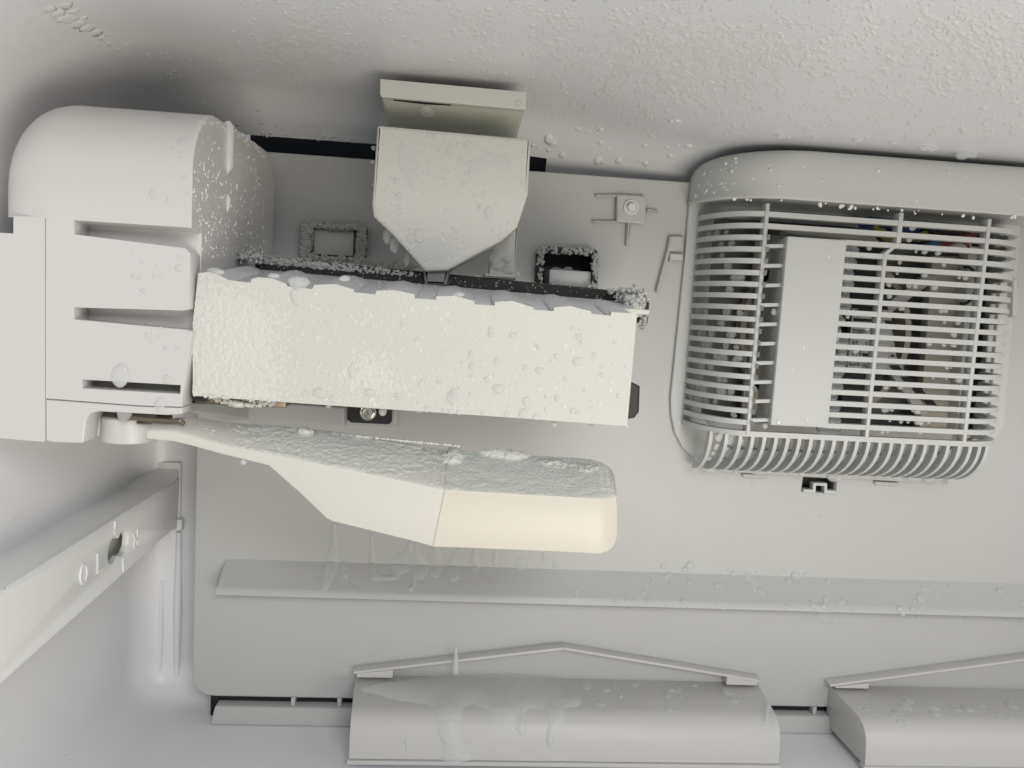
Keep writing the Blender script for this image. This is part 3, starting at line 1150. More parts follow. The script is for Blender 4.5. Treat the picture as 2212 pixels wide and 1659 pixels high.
# bars from top to bottom
for cx, za, zb_ in ((c1.x, z_top + pitch * .9, z_bot), (c2.x, z_top - pitch * 2.6, z_bot), (c3.x, z_top + pitch * .9, z_bot)):
    box('upright', cx - .0012, cx + .0012, YG - .0004, YG + .0062, zb_ - .0005, za, 'fan', FANC, .0004)
box('upright', c2t.x - .0014, c2t.x + .0014, YG - .0004, YG + .0062, z_top - pitch * 1.7, z_top + pitch * .9, 'fan', FANC, .0004)
plate('upright_jog', [(c2t.x - .0014, z_top - pitch * 1.72), (c2t.x + .0014, z_top - pitch * 1.72), (c2.x + .0016, z_top - pitch * 2.75), (c2.x - .0016, z_top - pitch * 2.75)], YG - .0003, .006, 'fan', FANC, 0, world=True, bevel=.0003)
# bottom rail and curved ribs below it
link('bottom_rail', ribbon_mesh(full, .0055, z_bot - .0016, z_bot + .0016), 'fan', FANC)
nr = 25
xa_, xb_ = P(*Z4(250, 1340), YG).x, P(*Z4(1425, 1390), YG).x + .004
rz, ry = .0285, .040
for k in range(nr):
    x = xa_ + (xb_ - xa_) * k / (nr - 1)
    ring = []
    # corner ribs follow the rounded plan of the cover
    dep = 0
    if x < xgl + .030:
        t = (xgl + .030 - x) / .030
        dep = (1 - math.sqrt(max(0, 1 - t * t))) * .042
    if x > xgr - .040:
        t = (x - xgr + .040) / .040
        dep = (1 - math.sqrt(max(0, 1 - t * t))) * .042
    for i in range(12):
        a = math.pi / 2 * i / 11
        y = YG + dep + (ry - dep) * (1 - math.cos(a))
        zz = z_bot - .001 - rz * math.sin(a)
        ty, tz = math.sin(a), -math.cos(a)
        ny_, nz_ = math.cos(a), math.sin(a)
        ring.append([(x - .0011, y, zz), (x + .0011, y, zz), (x + .0011, y + ny_ * .005, zz + nz_ * .005), (x - .0011, y + ny_ * .005, zz + nz_ * .005)])
    link('curved_rib', loft_mesh(ring), 'fan', FANC)
# solid centre plate
zpt, zpb = P(*Z4(670, 482), YG - .004).z, P(*Z4(600, 1306), YG - .004).z
plate('centre_plate', [(xpl, zpt), (xpr, zpt), (xpr - .0005, zpb), (xpl, zpb)], YG - .003, .006, 'fan', FANC, .0008, world=True, bevel=.0008)
box('plate_flank', xpl + .0002, xpl + .0022, YG + .0015, YG + .02, zpb + .001, zpt - .001, 'fan', FANC, .0003)
for k in range(10):
    z = zpt - .006 - (zpt - zpb - .008) * k / 9.0
    plate('cross_rib', [(c1.x, z - .0014), (xpl + .001, z - .0004), (xpl + .001, z + .0018), (c1.x, z + .0008)], YG + .0006, .006, 'fan', FANC, 0, world=True, bevel=.0003)
# hood
zht, zhb = P(*Z4(700, 97), YG - .006).z, P(*Z4(600, 318), YG - .006).z
hxl = P(*Z4(133, 300), -0.006).x
rings = []
base = plan(hxl, 0.39, YG - .006, .046, .03, 12, ybk=-0.0005)
fil = .017


def hood_ring(ins, z):
    xa2 = hxl + ins
    return [(x, y, z) for x, y in plan(xa2, 0.39 - ins * .3, YG - .006 + ins * .35, .046, .03, 12, ybk=-0.0005)]


hr = [hood_ring(.0, zhb), hood_ring(-.0006, zhb + .0006), hood_ring(-.0006, zhb + .002), hood_ring(.0, zhb + .003), hood_ring(0, zht - fil)]
for k in range(1, 8):
    a = math.pi / 2 * k / 7
    hr.append(hood_ring(fil * (1 - math.cos(a)), zht - fil + fil * math.sin(a)))
HOOD = link('hood', loft_mesh(hr, False), 'fan', FANC, smooth=math.radians(50))
m_ = HOOD.modifiers.new('wall', 'SOLIDIFY')
m_.thickness = .0022
m_.offset = -1
top_ring = hr[-1]
me = bpy.data.meshes.new('hood_top')
me.from_pydata([tuple(p) for p in top_ring], [], [tuple(range(len(top_ring)))])
link('hood_top', me, 'fan', FANC)
me = bpy.data.meshes.new('hood_floor')
me.from_pydata([(x, y, zhb + .0015) for x, y, z in hood_ring(.002, 0)], [], [tuple(range(len(top_ring)))])
link('hood_floor', me, 'fan', FANC)
# flat flange against the panel
flg = [Z4(130, 290), Z4(105, 590), Z4(45, 1180), Z4(47, 1255), Z4(62, 1330), Z4(95, 1395), Z4(145, 1445), Z4(205, 1480), Z4(275, 1503), Z4(600, 1522), Z4(1100, 1548), Z4(1260, 1535), Z4(1440, 1400), Z4(1500, 1300), Z4(1560, 600), Z4(1584, 300)]
inn = [Z4(235, 380), Z4(1500, 470), Z4(1430, 1330), Z4(1180, 1440), Z4(300, 1400), Z4(180, 1250)]
plate('flange', flg, -0.0032, 0.0034, 'fan', FANC, .004, [(inn, .006)], .0010)
plate('flange_tab', [S(1120, 985), S(1300, 995), S(1300, 1100), S(1115, 1090)], -0.0030, 0.0032, 'fan', FANC, .0006)
plate('side_clip', [Z4(1535, 660), Z4(1560, 662), Z4(1556, 830), Z4(1535, 828)], -0.008, 0.0082, 'fan', FANC, .0006)
plate('foot_bridge', [Z4(600, 1515), Z4(690, 1462), Z4(770, 1470), Z4(820, 1525)], -0.0050, 0.0052, 'fan', FANC, .003, bevel=.002)

# ------------------------------------------------------------------ fan motor behind the cover
FM = empty('fan_motor', P(*Z4(900, 900), .01), 'dark fan motor with printed label and pale frame behind the slats', 'fan motor')
MY = 0.0


def mpl(name, pts, Y, th, m, r=0.0005, bevel=.0006):
    return plate(name, [Z4(*q) for q in pts], Y, th, m, FM, r, bevel=bevel)


box('motor_chamber', P(*Z4(150, 400), .030).x, P(*Z4(1560, 1400), .030).x, .0312, .0322, P(*Z4(700, 1420), .03).z, P(*Z4(700, 380), .03).z, 'grey', FM, 0)
mpl('motor_body', [(845, 515), (985, 520), (905, 1310), (780, 1300)], -0.004, .02, 'black', .002, .002)
LY = -0.0044
lab = mpl('motor_label', [(838, 790), (1010, 800), (985, 1062), (815, 1050)], LY, .0003, 'label', 0, 0)
ink = [([(845, 800), (870, 790), (925, 793), (930, 815), (845, 810)], 0), ([(842, 832), (930, 838), (929, 850), (841, 846)], 0), ([(841, 852), (929, 856), (929, 860), (841, 856)], 0),
       ([(975, 842), (1003, 844), (1010, 860), (985, 858)], 0), ([(1000, 1000), (1012, 988), (1024, 1002)], 0), ([(880, 985), (905, 987), (904, 1000), (879, 998)], 0)]
for pts, r_ in ink:
    plate('label_print', [Z4(*q) for q in pts], LY - .0003, .0002, 'ink', lab, 0, bevel=0)
for s_, x, y, sz in (('71P001', 836, 895, .0032), ('0340', 836, 908, .0032), ('E.P.', 836, 946, .0032), ('c e', 893, 950, .004), ('FN', 835, 996, .0050), ('RoHS-10 V', 822, 1040, .0032), ('CE', 878, 1056, .0032)):
    front_text('label_print', s_, sz, *Z4(x, y), LY - .0003, 'ink', lab, .0001)
# frame arms, post and striped arm
mpl('frame_arm', [(985, 770), (1160, 640), (1215, 655), (1000, 815)], 0.003, .006, 'cup', .001)
mpl('frame_post', [(1185, 560), (1330, 565), (1270, 1330), (1130, 1330)], 0.006, .008, 'beige', .001)
mpl('frame_post', [(1345, 520), (1400, 522), (1330, 1370), (1290, 1370)], -0.004, .01, 'label', .001)
mpl('frame_arm', [(940, 850), (1005, 840), (1030, 1000), (1170, 1250), (1130, 1255), (960, 1010)], 0.001, .005, 'cup', .001)
for t in range(4):
    x, y = 1000 + t * 49, 1040 + t * 50
    mpl('arm_stripe', [(x, y), (x + 38, y - 2), (x + 66, y + 30), (x + 26, y + 32)], -0.0002, .0008, 'ink', 0, 0)
mpl('frame_web', [(640, 500), (850, 515), (820, 760), (560, 760)], 0.012, .004, 'beige', .001)
mpl('frame_web', [(420, 470), (545, 470), (470, 1310), (350, 1310)], 0.012, .004, 'beige', .001)
mpl('frame_base', [(400, 1300), (1350, 1340), (1340, 1385), (390, 1345)], 0.002, .01, 'beige', .001)
mpl('frame_cap', [(560, 440), (960, 470), (960, 500), (540, 462)], -0.008, .01, 'cup', .001)
mpl('frame_cap', [(860, 370), (1030, 380), (1030, 405), (860, 395)], -0.006, .01, 'cup', .001)
cc = P(*Z4(700, 900), 0.02)
rings = []
for y, r in ((0.0, .060), (-.010, .060), (-.010, .056), (0, .056), (0.0, .060)):
    rings.append([(cc.x + r * math.cos(2 * math.pi * k / 40), .022 + y, cc.z + r * math.sin(2 * math.pi * k / 40)) for k in range(40)])
link('fan_shroud', loft_mesh(rings, True, False), 'beige', FM)
loop = []
for k in range(16):
    a = math.radians(-100 + 200 * k / 15)
    o = P(*Z4(1325, 690), -.012)
    loop.append((o.x + .008 * math.cos(a), -.012, o.z + .012 * math.sin(a)))
link('cable_tie', tube_mesh(loop, .0011, 8), 'black', FM)
WR = empty('wiring_harness', P(*Z4(1100, 450), -.02), 'bundle of blue, yellow, red and black wires behind upper slats', 'wires')
wires = [('blue', [(870, 420, -.02), (920, 412, -.026), (980, 425, -.028), (1045, 440, -.024), (1130, 450, -.02)], .0030),
         ('blue', [(880, 432, -.02), (940, 435, -.024), (1010, 440, -.024), (1080, 452, -.02)], .0026),
         ('yellow', [(935, 430, -.028), (965, 470, -.030), (1010, 500, -.030), (1100, 480, -.026), (1180, 500, -.02)], .0018),
         ('yellow', [(960, 425, -.027), (985, 470, -.029), (1060, 490, -.028), (1160, 462, -.025), (1250, 452, -.022)], .0016),
         ('black', [(930, 440, -.022), (970, 490, -.026), (1040, 500, -.022), (1140, 515, -.020), (1260, 470, -.018), (1330, 480, -.014)], .0022),
         ('black', [(1120, 440, -.020), (1200, 455, -.028), (1270, 460, -.028), (1320, 480, -.024)], .0022),
         ('black', [(1130, 520, -.02), (1200, 500, -.024), (1300, 465, -.026), (1340, 470, -.02)], .0020),
         ('sky', [(1140, 528, -.024), (1185, 510, -.028), (1240, 492, -.028), (1300, 480, -.024)], .0022),
         ('red', [(1180, 528, -.025), (1230, 512, -.029), (1290, 490, -.029), (1365, 478, -.024)], .0022),
         ('red', [(1240, 470, -.022), (1300, 492, -.027), (1340, 520, -.024)], .0016),
         ('label', [(1230, 535, -.022), (1290, 515, -.026), (1340, 520, -.022)], .0024)]
for m, pts, r_ in wires:
    link('wire', tube_mesh(spline([P(*Z4(x, y), Y) for x, y, Y in pts], 6), r_, 8), m, WR)

# ------------------------------------------------------------------ ice and frost
T_lin = bvh(LIN)
T_mou = bvh(MOU)
T_cup = bvh(CUP)
T_head = bvh(*[o for o in ICE.children if o.name.split('.')[0] in ('housing', 'front_cover', 'side_bracket', 'lower_bracket')])
T_arm = bvh(ARM1, ARM2)
T_pan = bvh(*([PAN] + [o for o in PAN.children if o.name.split('.')[0] in ('shelf_rib',)]))
T_hood = bvh(HOOD)
T_duct = bvh(DB1, DB2)
T_bar = bvh(*[o for o in ICE.children if o.name.split('.')[0] in ('black_bar', 'black_bar_end')])
T_top = bvh(*[o for o in ICE.children if o.name.split('.')[0] in ('mould_top', 'stripper_rib')])

# ceiling
B = Blobs()


def gauss(x, y, cx, cy, sx, sy):
    return math.exp(-((x - cx) / sx) ** 2 - ((y - cy) / sy) ** 2)


def ceil_d(x, y):
    a = 1.1 * gauss(x, y, 650, 100, 120, 80)
    b = .04 * (x > 700) + 1.0 * gauss(x, y, 1480, 130, 330, 130) + .8 * gauss(x, y, 2120, 110, 330, 150) + .5 * gauss(x, y, 1000, 40, 260, 60)
    return min(1, a + (b if y < 300 else 0))


def ceil_h(x, y):
    d = ceil_d(x, y) * (.55 + .9 * NZ.noise(Vector((x / 90, y / 50, 3))))
    h = max(.8 * domes(x, y, 16, 9, 1, d), .5 * domes(x, y, 9, 5.5, 2, d * 1.1))
    h2 = .25 * (fbm(x, y * 1.8, 26, 4) + .9 * ceil_d(x, y) - .75)
    return .0011 * max(h, h2) if max(h, h2) > 0 else -.0004


sheet('ceiling_frost', T_lin, (470, 0, 2230, 330), 2.0, ceil_h, 'frost', LIN)
for x, y, s in ((108, 20, 11), (128, 30, 14), (146, 42, 18), (170, 51, 15), (190, 60, 14), (208, 70, 12), (222, 82, 7), (236, 95, 6), (255, 108, 6), (180, 40, 8), (160, 25, 10), (140, 12, 14)):
    drop(B, T_lin, x, y, s * .9, 1.1, .10, .2, 2, random.uniform(-1, 1))
spray(B, T_lin, [(220, 60), (480, 150), (560, 230), (640, 290), (560, 300), (420, 220), (260, 120)], 90, 1.2, 4, .2, .2, (.9, 1.3), 1)
spray(B, T_lin, [(560, 285), (810, 298), (810, 310), (570, 303)], 26, 2, 5, .4, .25, (.9, 1.3), 1)
spray(B, T_lin, [(1150, 250), (1500, 250), (1480, 380), (1150, 330)], 30, 3, 10, .35, .15, (.9, 1.3), 2)
B.build('ceiling_frost', 'frost', LIN, 'stuff')
B = Blobs()
for x, y, s in ((660, 313, 8), (740, 318, 8), (758, 321, 11), (1689, 297, 9), (1703, 299, 6), (1855, 306, 8), (2000, 322, 9), (2015, 326, 7), (2082, 335, 12), (2100, 338, 8), (1760, 300, 5), (1930, 312, 6)):
    drop(B, T_lin, x, y - 6, s, 1.3, .8, .15, 2)
B.build('ceiling_ice_drop', 'ice', LIN, 'stuff')

# front cover of the mould
def mou_h(x, y):
    m1 = max(0, min(1, (720 - x) / 230)) * (.35 + .65 * max(0, min(1, (y - 600) / 90)))
    m2 = .75 * gauss(x, y, 790, 800, 90, 70) + .45 * gauss(x, y, 800, 680, 130, 50) + .35 * gauss(x, y, 900, 840, 140, 50)
    n = fbm(x, y, 9, 1)
    h = .55 * (n + 1.25 * max(m1, m2) - .80)
    if m1 > .3:
        h = max(h, .20 * (m1 - .45) + .18 * n)
    d = domes(x, y, 15, 15, 3, .13 + .25 * m2, .16, .5)
    e = .5 * domes(x, y, 8, 8, 5, .12 + .4 * m2)
    v = max(h, d * .9, e)
    return (.0011 if x < 700 else .0009) * min(v, .5) if v > 0 else -.0004


sheet('frost', T_mou, (414, 585, 1380, 925), 1.5, mou_h, 'wfrost', ICE)
B = Blobs()
for x, y, s, e in ((1251, 728, 8, 1.0), (1247, 780, 10, 1.0), (1238, 888, 7, 1.2), (1139, 868, 10, 1.0), (980, 850, 9, 1.3), (978, 858, 12, 1.2), (925, 884, 9, .8), (957, 888, 5, 1), (973, 889, 6, 1), (992, 890, 7, 1), (1042, 893, 6, .8), (1095, 895, 7, 1), (1130, 893, 10, 1.2), (1158, 900, 8, .9), (1180, 885, 5, 1), (690, 850, 15, .7), (720, 862, 9, .8), (660, 852, 8, .8), (1020, 790, 8, 1.1), (1078, 840, 14, .7), (900, 735, 6, 1), (870, 700, 6, 1), (1060, 715, 7, 1), (1165, 800, 9, .8), (640, 640, 12, 1.5), (1300, 810, 6, 1), (760, 800, 8, 2.0), (800, 848, 13, .6), (860, 856, 9, .8)):
    drop(B, T_mou, x, y, s, e, .38, .10, 3)
spray(B, T_mou, [(900, 690), (1360, 700), (1350, 905), (900, 880)], 60, 2, 7, .45, .08, (.9, 1.4), 2, None, 2.0)
B.build('water_drop', 'ice', ICE, 'stuff')
# drops hanging along the lower edge
B = Blobs()
for x, y, s, e in ((589, 869, 7, 1.2), (710, 875, 7, 1.0), (827, 887, 9, 1.25), (1197, 916, 7, .9), (1277, 919, 6, .6), (1354, 920, 8, .7), (905, 889, 6, .6), (270, 893, 15, 1.0), (262, 822, 14, .9), (526, 998, 6, 1.1), (590, 866, 5, 1)):
    Y_ = YC + .004 if x < 400 else YM + .006
    if x == 526:
        Y_ = YC + .002
    p = P(x, y, Y_)
    B.add(p, (0, -1, 0), s * (D + Y_) / FOC, .8, e, .06, 3)
B.build('hanging_drop', 'cice', ICE, 'stuff')
# frost below the left end of the cover
B = Blobs()
spray(B, bvh(*[o for o in ICE.children if o.name.startswith('heater_bar')] + [MOU]), [(440, 852), (585, 866), (585, 880), (520, 880), (440, 862)], 220, 1.5, 5, .9, .3, (.9, 1.5), 1)
for x, y, s in ((515, 872, 13), (500, 868, 9), (535, 874, 8)):
    p = P(x, y, -.143)
    B.add(p, (0, -1, 0), s * (D - .143) / FOC, .7, .7, .2, 2)
B.build('frost', 'wfrost', ICE, 'stuff')

# housing
B = Blobs()
spray(B, T_head, [(430, 280), (560, 330), (580, 540), (440, 560), (415, 420)], 420, 1.0, 4, .3, .2, (.9, 1.5), 1, lambda x, y: .25 + .75 * min(1, max(0, (y - 300) / 200)), 2.5)
B.build('frost', 'frost', ICE, 'stuff')
B = Blobs()
spray(B, T_head, [(360, 250), (410, 260), (405, 480), (330, 480)], 12, 1.5, 4.5, .4, .08, (.9, 1.2), 2)
spray(B, T_head, [(270, 540), (405, 550), (400, 650), (270, 640)], 18, 1.2, 4.5, .4, .08, (.9, 1.2), 2)
spray(B, T_head, [(290, 690), (395, 718), (390, 800), (330, 780)], 14, 1.2, 4.5, .4, .08, (.9, 1.2), 2)
for x, y, s, e in ((392, 307, 7, 1), (390, 341, 4, 1), (388, 330, 4, 1), (331, 420, 8, 1.2), (386, 580, 7, 1.1), (310, 629, 6, 1), (320, 725, 6, 1), (261, 812, 16, 1.5), (363, 820, 9, 1), (345, 875, 10, 1.5), (430, 264, 6, 1), (440, 264, 6, 1)):
    drop(B, T_head, x, y, s, e, .4, .08, 3)
spray(B, T_head, [(430, 255), (470, 262), (560, 305), (582, 350), (570, 340), (500, 290)], 60, 2, 5, .6, .2, (.9, 1.3), 1)
B.build('frost', 'ice', ICE, 'stuff')

# cup
def cup_h(x, y):
    f = field([(868, 335, 12, 40), (893, 375, 17, 38), (972, 325, 10, 22), (1060, 350, 70, 24, .8), (930, 540, 70, 40, .7), (1000, 480, 90, 70, .35)], x, y) - .5 + .35 * fbm(x, y, 22, 2)
    d = max(.8 * domes(x, y, 20, 20, 6, .10), .5 * domes(x, y, 11, 11, 7, .12))
    v = max(.35 * (1 - math.exp(-3 * f)) if f > 0 else -1, d)
    return .0014 * v if v > 0 else -.0004


sheet('frost', T_cup, (800, 265, 1150, 590), 1.7, cup_h, 'ice', ICE)
B = Blobs()
for x, y, s, e, f in ((855, 390, 5, 1, .5), (861, 422, 6, 1, .5), (938, 294, 6, 1, .5), (990, 313, 5, 1, .5), (1003, 313, 4, 1, .5), (1057, 461, 10, 1.3, .35), (1036, 450, 6, 1.2, .3), (905, 510, 12, 1.2, .4), (888, 515, 9, 1.3, .4)):
    drop(B, T_cup, x, y, s, e, f, .10, 3)
for x, y, s, e in ((838, 508, 10, 2.0), (852, 528, 11, 1.6), (880, 560, 8, 1.8), (975, 572, 7, .8), (1005, 560, 9, .6), (805, 350, 5, 1), (806, 400, 4, 1), (807, 320, 5, 1)):
    p = P(x, y, YU + .012)
    B.add(p, (0, -1, 0), s * (D + YU + .012) / FOC, .6, e, .15, 2)
B.build('frost', 'ice', ICE, 'stuff')
B = Blobs()
for x, y, s, e in ((1070, 540, 8, 1.4), (1095, 560, 10, .8), (1075, 575, 16, .5), (1100, 582, 14, .6), (1062, 555, 6, 2.0), (1120, 592, 6, 1), (1030, 600, 12, .5), (1055, 602, 14, .6)):
    p = P(x, y, -.056)
    B.add(p, (0, -1, 0), s * (D - .056) / FOC, .35, e, .2, 2)
B.build('frost', 'ice', ICE, 'stuff')

# mould top and black bar
B = Blobs()
spray(B, T_top, [(440, 560), (600, 575), (1060, 618), (1390, 660), (1370, 680), (1060, 655), (600, 610), (440, 590)], 150, 1.2, 5, .4, .25, (.8, 1.5), 1, None, 2.2)
for x, y, s, e in ((648, 611, 24, .5), (466, 588, 18, .3), (745, 603, 12, .5), (590, 597, 12, .4), (990, 638, 12, .4)):
    p = P(x, y, YM + .002)
    B.add(p, (0, -.6, .8), s * (D + YM) / FOC, .45, e * 1.4, .12, 3)
B.build('frost', 'ice', ICE, 'stuff')
B = Blobs()
spray(B, T_bar, [(530, 540), (600, 548), (900, 590), (900, 598), (700, 582), (560, 568)], 800, 1.0, 3.6, .9, .35, (.9, 1.6), 1, lambda x, y: max(.05, min(1, (1000 - x) / 350)), 1.6)
spray(B, T_bar, [(560, 555), (1390, 635), (1390, 662), (560, 590)], 150, .8, 2.2, .7, .35, (.9, 1.6), 1, None, 1.8)
B.build('frost', 'gfrost', ICE, 'stuff')
B = Blobs()
for (cx, cy, sx, sy, n, s) in ((540, 556, 26, 10, 120, 6), (1352, 640, 22, 12, 130, 6), (1375, 655, 16, 16, 110, 6), (1388, 695, 9, 14, 60, 5), (1385, 640, 14, 12, 70, 6)):
    for k in range(n):
        x, y = random.gauss(cx, sx * .6), random.gauss(cy, sy * .6)
        p = P(x, y, -.088 + random.uniform(-.004, .008))
        B.add(p, (random.uniform(-1, 1), -1, random.uniform(-1, 1)), random.uniform(.4, 1) * s * .4 / FOC, .8, random.uniform(.8, 1.5), .35, 1)
B.build('frost', 'gfrost', ICE, 'stuff')
B = Blobs()
for k in range(60):
    p = P(random.gauss(1365, 9), random.gauss(660, 9), -.094 + random.uniform(-.003, .003))
    B.add(p, (random.uniform(-1, 1), -1, random.uniform(-1, 1)), random.uniform(.4, 1) * 8 * .4 / FOC, .8, 1.2, .3, 2)
B.build('ice_lump', 'gfrost', ICE, 'stuff')

# frost on the foam seals of the panel
B = Blobs()
T_f1 = bvh(f1)
spray(B, T_f1, fr1, 900, 1.5, 5, .9, .35, (.9, 1.6), 1, None, 1.6)
for k in range(260):
    x = random.uniform(650, 900)
    p = P(x, 560 + (x - 650) * .10 + random.gauss(0, 7), -.012 + random.uniform(-.01, .0))
    B.add(p, (random.uniform(-.6, .6), -1, random.uniform(-.6, .6)), random.uniform(1.5, 4) * .47 / FOC, .9, 1.2, .35, 1)
B.build('seal_frost', 'gfrost', PAN, 'stuff')
B = Blobs()
spray(B, bvh(f2), fr2, 260, 1.2, 5, .5, .3, (.9, 1.8), 1, lambda x, y: .25 + .75 * (x > 1280 or y < 550), 1.6)
for k in range(70):
    x = random.uniform(1150, 1290)
    p = P(x, 618 + (x - 1150) * .06 + random.gauss(0, 2.5), -.009)
    B.add(p, (0, -1, .3), random.uniform(2, 6) * .48 / FOC, .6, 1.0, .3, 1)
B.build('seal_frost', 'gfrost', PAN, 'stuff')
B = Blobs()
for x, y, s, e in ((1225, 588, 15, .7), (1245, 592, 12, .8), (1205, 584, 12, .6)):
    p = P(x, y, .003)
    B.add(p, (0, -1, 0), s * .49 / FOC, .4, e, .15, 3)
B.build('seal_ice', 'ice', PAN, 'stuff')

# arm: rough ice on its top
topcond = lambda loc, nrm: nrm.z > .7


def arm_h(x, y):
    m = gauss(x, y, 640, 955, 190, 60) + .9 * gauss(x, y, 850, 990, 150, 50)
    r = .9 * max(0, min(1, (x - 940) / 40))
    n = fbm(x, y * 2, 13, 8)
    n2 = fbm(x, y * 3, 46, 9)
    h = .5 * (n + 1.05 * m - .62 + .5 * n2)
    g = .45 * (r * .8 - .35 + .9 * n2 + .15 * n) if r > 0 else -1
    v = max(h, g, .8 * domes(x, y, 12, 7, 11, .35 * m))
    lump = field(((978, 985, 22, 16, 1.3), (1070, 978, 34, 9, 1.2), (1110, 985, 30, 9, 1.0), (1190, 1000, 40, 10, .6), (1270, 1010, 40, 14, .5)), x, y) - .3 + .4 * n
    out = .0010 * min(v, .6)
    if lump > 0:
        out = max(out, .0034 * (1 - math.exp(-1.6 * lump)))
    return out if out > 0 else -.0004


sheet('arm_frost', T_arm, (400, 895, 1345, 1085), 1.6, arm_h, 'afrost', ICE, topcond)
B = Blobs()
for x, y, s, e, f in ((660, 934, 16, .6, .9),):
    h = hit(T_arm, x, y)
    if h:
        B.add(h[0], (0, 0, 1), s * h[2] / FOC, f * .6, e * 1.3, .14, 3, down=(0, -1, 0))
B.build('arm_ice', 'afrost', ICE, 'stuff')
B = Blobs()
for k in range(90):
    t = k / 89
    p = P(640 + 350 * t, 930 + 33 * t, -.132)
    B.add(p, (0, -1, 0), random.uniform(1.5, 4.5) * .36 / FOC, .8, 1, .2, 1)
B.build('arm_frost', 'afrost', ICE, 'stuff')

# panel and rib: run-down ice and drops
B = Blobs()
runs = [(722, 1140, 5, 4), (722, 1165, 6, 4), (724, 1188, 7, 3), (716, 1215, 11, 2.2), (708, 1235, 9, 2), (701, 1262, 9, 1.3), (744, 1225, 7, 2), (746, 1243, 6, 1), (803, 1165, 4, 3), (805, 1190, 6, 3), (804, 1218, 8, 2.4), (812, 1243, 8, 1), (835, 1248, 22, .25), (860, 1225, 14, 1), (872, 1210, 20, .8), (885, 1180, 6, 2), (900, 1190, 6, 3), (907, 1222, 17, 1.2), (905, 1237, 10, 1), (940, 1185, 12, 2.2), (943, 1213, 11, 1.4), (941, 1238, 9, .9), (978, 1225, 12, 2.0), (980, 1243, 10, .8), (995, 1178, 7, 1.5), (1027, 1215, 14, 1.2), (1027, 1185, 7, 2.2), (1073, 1195, 8, 2.8), (1070, 1214, 5, 1), (1125, 1218, 12, 1.1), (1175, 1205, 6, 2), (1200, 1220, 7, 1), (893, 1260, 4, 3), (885, 1272, 5, 1), (1245, 1276, 6, 1), (1245, 1290, 6, .8), (760, 1275, 6, 1.4), (1390, 1278, 4, 1),
        (1775, 1320, 12, 1.8), (1790, 1335, 8, 1.2), (1755, 1308, 5, 1), (1700, 1312, 8, .7), (1815, 1300, 8, 1), (1990, 1305, 9, 1.8), (1615, 1245, 9, 1), (1630, 1262, 8, 1.8), (1770, 1115, 4, 1), (1915, 1050, 6, 1.2), (1625, 1045, 6, 1.2), (1330, 1300, 5, 1), (1440, 1310, 4, 1), (1560, 1318, 6, .8), (1850, 1332, 8, .7), (1950, 1338, 7, .7), (2080, 1342, 8, .7)]
RF = [(x, y, s * 1.15, s * e * 1.25) for x, y, s, e in runs]


def run_h(lo):
    L = [q for q in RF if lo[0] - 20 < q[0] < lo[2] + 20]

    def f(x, y):
        v = field([q for q in L if abs(q[0] - x) < 70], x, y) - .42 + .16 * fbm(x, y, 12, 4)
        return .0012 * (1 - math.exp(-2.5 * v)) if v > 0 else -.0004
    return f


for bb in ((670, 1130, 1270, 1310), (1600, 1030, 1930, 1130), (1320, 1230, 2110, 1360)):
    sheet('panel_ice', T_pan, bb, 1.8, run_h(bb), 'ice', PAN)
spray(B, T_pan, [(560, 865), (740, 900), (740, 925), (560, 905)], 16, 2, 5, .5, .1, (.9, 1.2), 2)
spray(B, T_pan, [(1350, 1215), (2212, 1255), (2212, 1350), (1350, 1300)], 60, 2, 8, .4, .15, (.8, 1.8), 2)
B.build('panel_ice', 'ice', PAN, 'stuff')

# duct ice
T_d1 = bvh(DB1)
DF = [(830, 1488, 60, 10, .8), (900, 1490, 80, 22, 1.1), (1010, 1490, 120, 30, 1.3), (1110, 1480, 70, 34, 1.2), (1170, 1505, 90, 26, .9), (965, 1540, 26, 40, 1), (975, 1590, 24, 46, 1), (990, 1640, 34, 20, 1), (1090, 1545, 34, 38, .9), (1128, 1570, 12, 24, .8),
      (1200, 1555, 24, 34, .8), (1188, 1600, 8, 22, .9), (880, 1610, 7, 22, .9), (1240, 1515, 16, 12, .6), (1655, 1555, 8, 24, .8), (1660, 1525, 12, 10, .7), (1310, 1490, 14, 8, .7), (1450, 1490, 16, 9, .7), (1340, 1505, 9, 6, .7), (1500, 1480, 10, 6, .7)]


def duct_h(x, y):
    f = field(DF, x, y) - .46 + .22 * fbm(x, y, 34, 6)
    return .0032 * (1 - math.exp(-2 * f)) * (1 + .25 * fbm(x, y, 30, 7)) if f > 0 else -.0004


sheet('run_ice', T_d1, (780, 1440, 1700, 1665), 3, duct_h, 'runice', DU1)
B = Blobs()
spray(B, T_d1, [(1230, 1470), (1640, 1480), (1670, 1540), (1230, 1540)], 14, 4, 14, .25, .1, (.9, 1.3), 2)
B.build('ice_drops', 'ice', DU1, 'stuff')
B = Blobs()
spray(B, bvh(DB2), [(1830, 1500), (2212, 1510), (2212, 1560), (1880, 1570)], 22, 4, 12, .25, .1, (.9, 1.3), 2)
B.build('ice_drops', 'ice', DU2, 'stuff')
a = P(985, 1419, -.012)
link('icicle', tube_mesh([P(985, 1400, -.012), P(985, 1420, -.012), P(984, 1455, -.013)], .001, 8, [.0004, .0016, .0019]), 'ice', DU1)

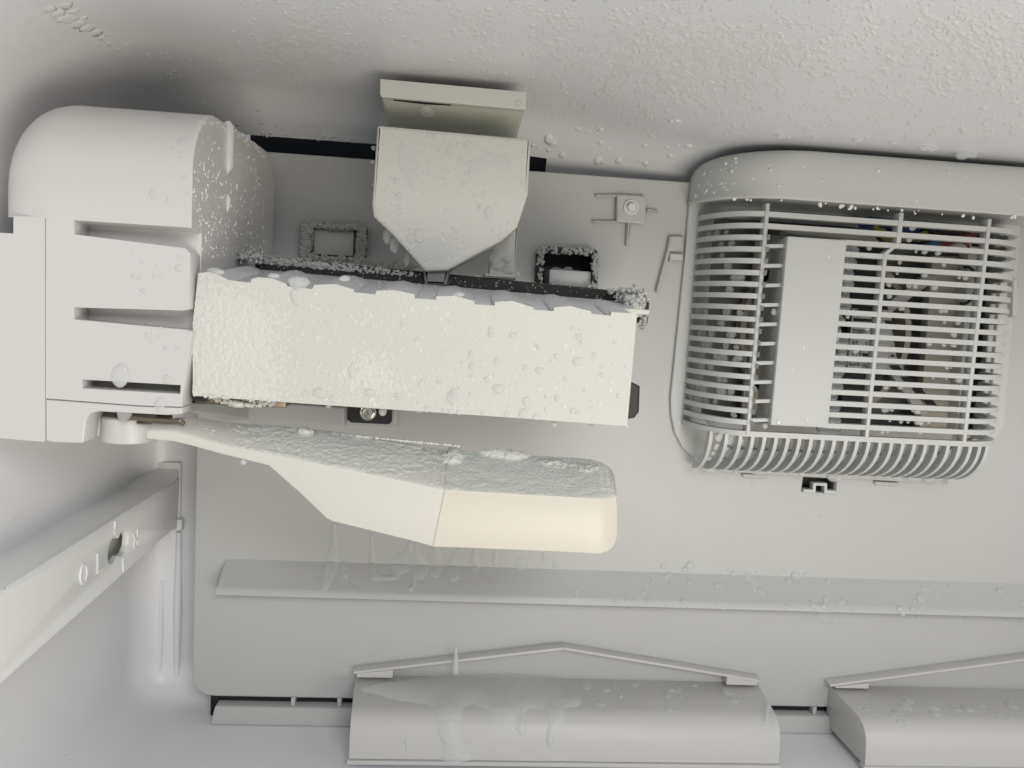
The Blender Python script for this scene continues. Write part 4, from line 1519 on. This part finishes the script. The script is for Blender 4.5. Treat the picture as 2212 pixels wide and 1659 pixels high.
# fan cover
B = Blobs()
spray(B, T_hood, [(1510, 340), (1600, 330), (1580, 430), (1500, 430)], 40, 1.5, 4.5, .5, .1, (.9, 1.2), 1)
spray(B, T_hood, [(1600, 350), (2212, 370), (2212, 460), (1600, 415)], 25, 1.5, 4, .5, .1, (.9, 1.2), 1)
for k in range(26):
    x = random.uniform(1530, 2212)
    y = 425 + (x - 1530) * .072
    p = P(x, y + random.gauss(0, 2), YG - .006)
    B.add(p, (0, -1, 0), random.uniform(1.5, 5) * .44 / FOC, .6, random.uniform(.8, 1.4), .2, 2)
T_pl = bvh(*[o for o in FANC.children if o.name.startswith('centre_plate')])
spray(B, T_pl, [(1690, 520), (1820, 530), (1790, 920), (1670, 920)], 5, 2, 5, .3, .1, (.9, 1.2), 2)
B.build('hood_ice', 'frost', FANC, 'stuff')
B = Blobs()
# drops and sheets of ice frozen between the slats
for k in range(170):
    row = random.randrange(0, NS - 1)
    x = random.choice([random.uniform(1530, 1640), random.uniform(1910, 2090), random.uniform(2100, 2190), random.uniform(1590, 2180)])
    pz = z_top - row * pitch - hs
    d = ray(x, 700)
    X = (CAM + d * ((YG + D) / d.y)).x
    if not (xgl + .03 < X < xgr - .04):
        continue
    if xpl < X < xpr and row > 2:
        continue
    if min(abs(X - c1.x), abs(X - c2.x), abs(X - c3.x)) < .004:
        continue
    B.add((X, YG + .003, pz - .0004), (0, -1, 0), random.uniform(3, 9) * .445 / FOC, .6, random.uniform(.7, 1.2), .12, 2)
for k in range(70):
    i = random.randrange(0, nr - 2)
    x = xa_ + (xb_ - xa_) * (i + .5) / (nr - 1)
    a = random.uniform(.2, 1.4)
    B.add((x, YG + .006 + ry * (1 - math.cos(a)), z_bot + .003 - rz * math.sin(a)), (0, -math.cos(a), -math.sin(a)), random.uniform(4, 9) * .45 / FOC, .4, 1.3, .15, 2)
for k in range(50):
    row = random.randrange(1, NS - 2)
    a = random.uniform(.2, 1.2)
    X, Y_ = xgl + .030 * (1 - math.cos(a)), -.003 + (YG + .003) * math.sin(a)
    B.add((X + .003, Y_ + .004, z_top - (row + .5) * pitch), (-math.cos(a), -math.sin(a), 0), random.uniform(5, 12) * .46 / FOC, .35, 1.0, .2, 2)
B.build('slat_ice', 'ice', FANC, 'stuff')
B = Blobs()
for row in range(2, NS - 1):
    for k in range(4):
        B.add((xpr + random.uniform(.002, .012), YG + .011 + random.uniform(0, .003), z_top - (row + .5) * pitch + random.uniform(-.001, .001)), (0, -1, 0), .0038, .55, .9, .2, 2)
B.build('slat_frost', 'frost', FANC, 'stuff')
B = Blobs()
for k in range(60):
    x = random.uniform(1520, 2060)
    p = P(x, 1005 + (x - 1520) * .05 + random.gauss(0, 6), -.005)
    B.add(p, (0, -1, 0), random.uniform(5, 22) * .48 / FOC, .15, .5, .2, 2)
B.build('flange_ice', 'ice', FANC, 'stuff')
# drop on the fill tube cover
B = Blobs()
T_ft = bvh(*FT.children)
for x, y, s, e in ((922, 240, 15, 1.2), (1121, 223, 7, 1)):
    drop(B, T_ft, x, y, s, e, .45, .06, 3)
B.build('ice_drops', 'ice', FT, 'stuff')
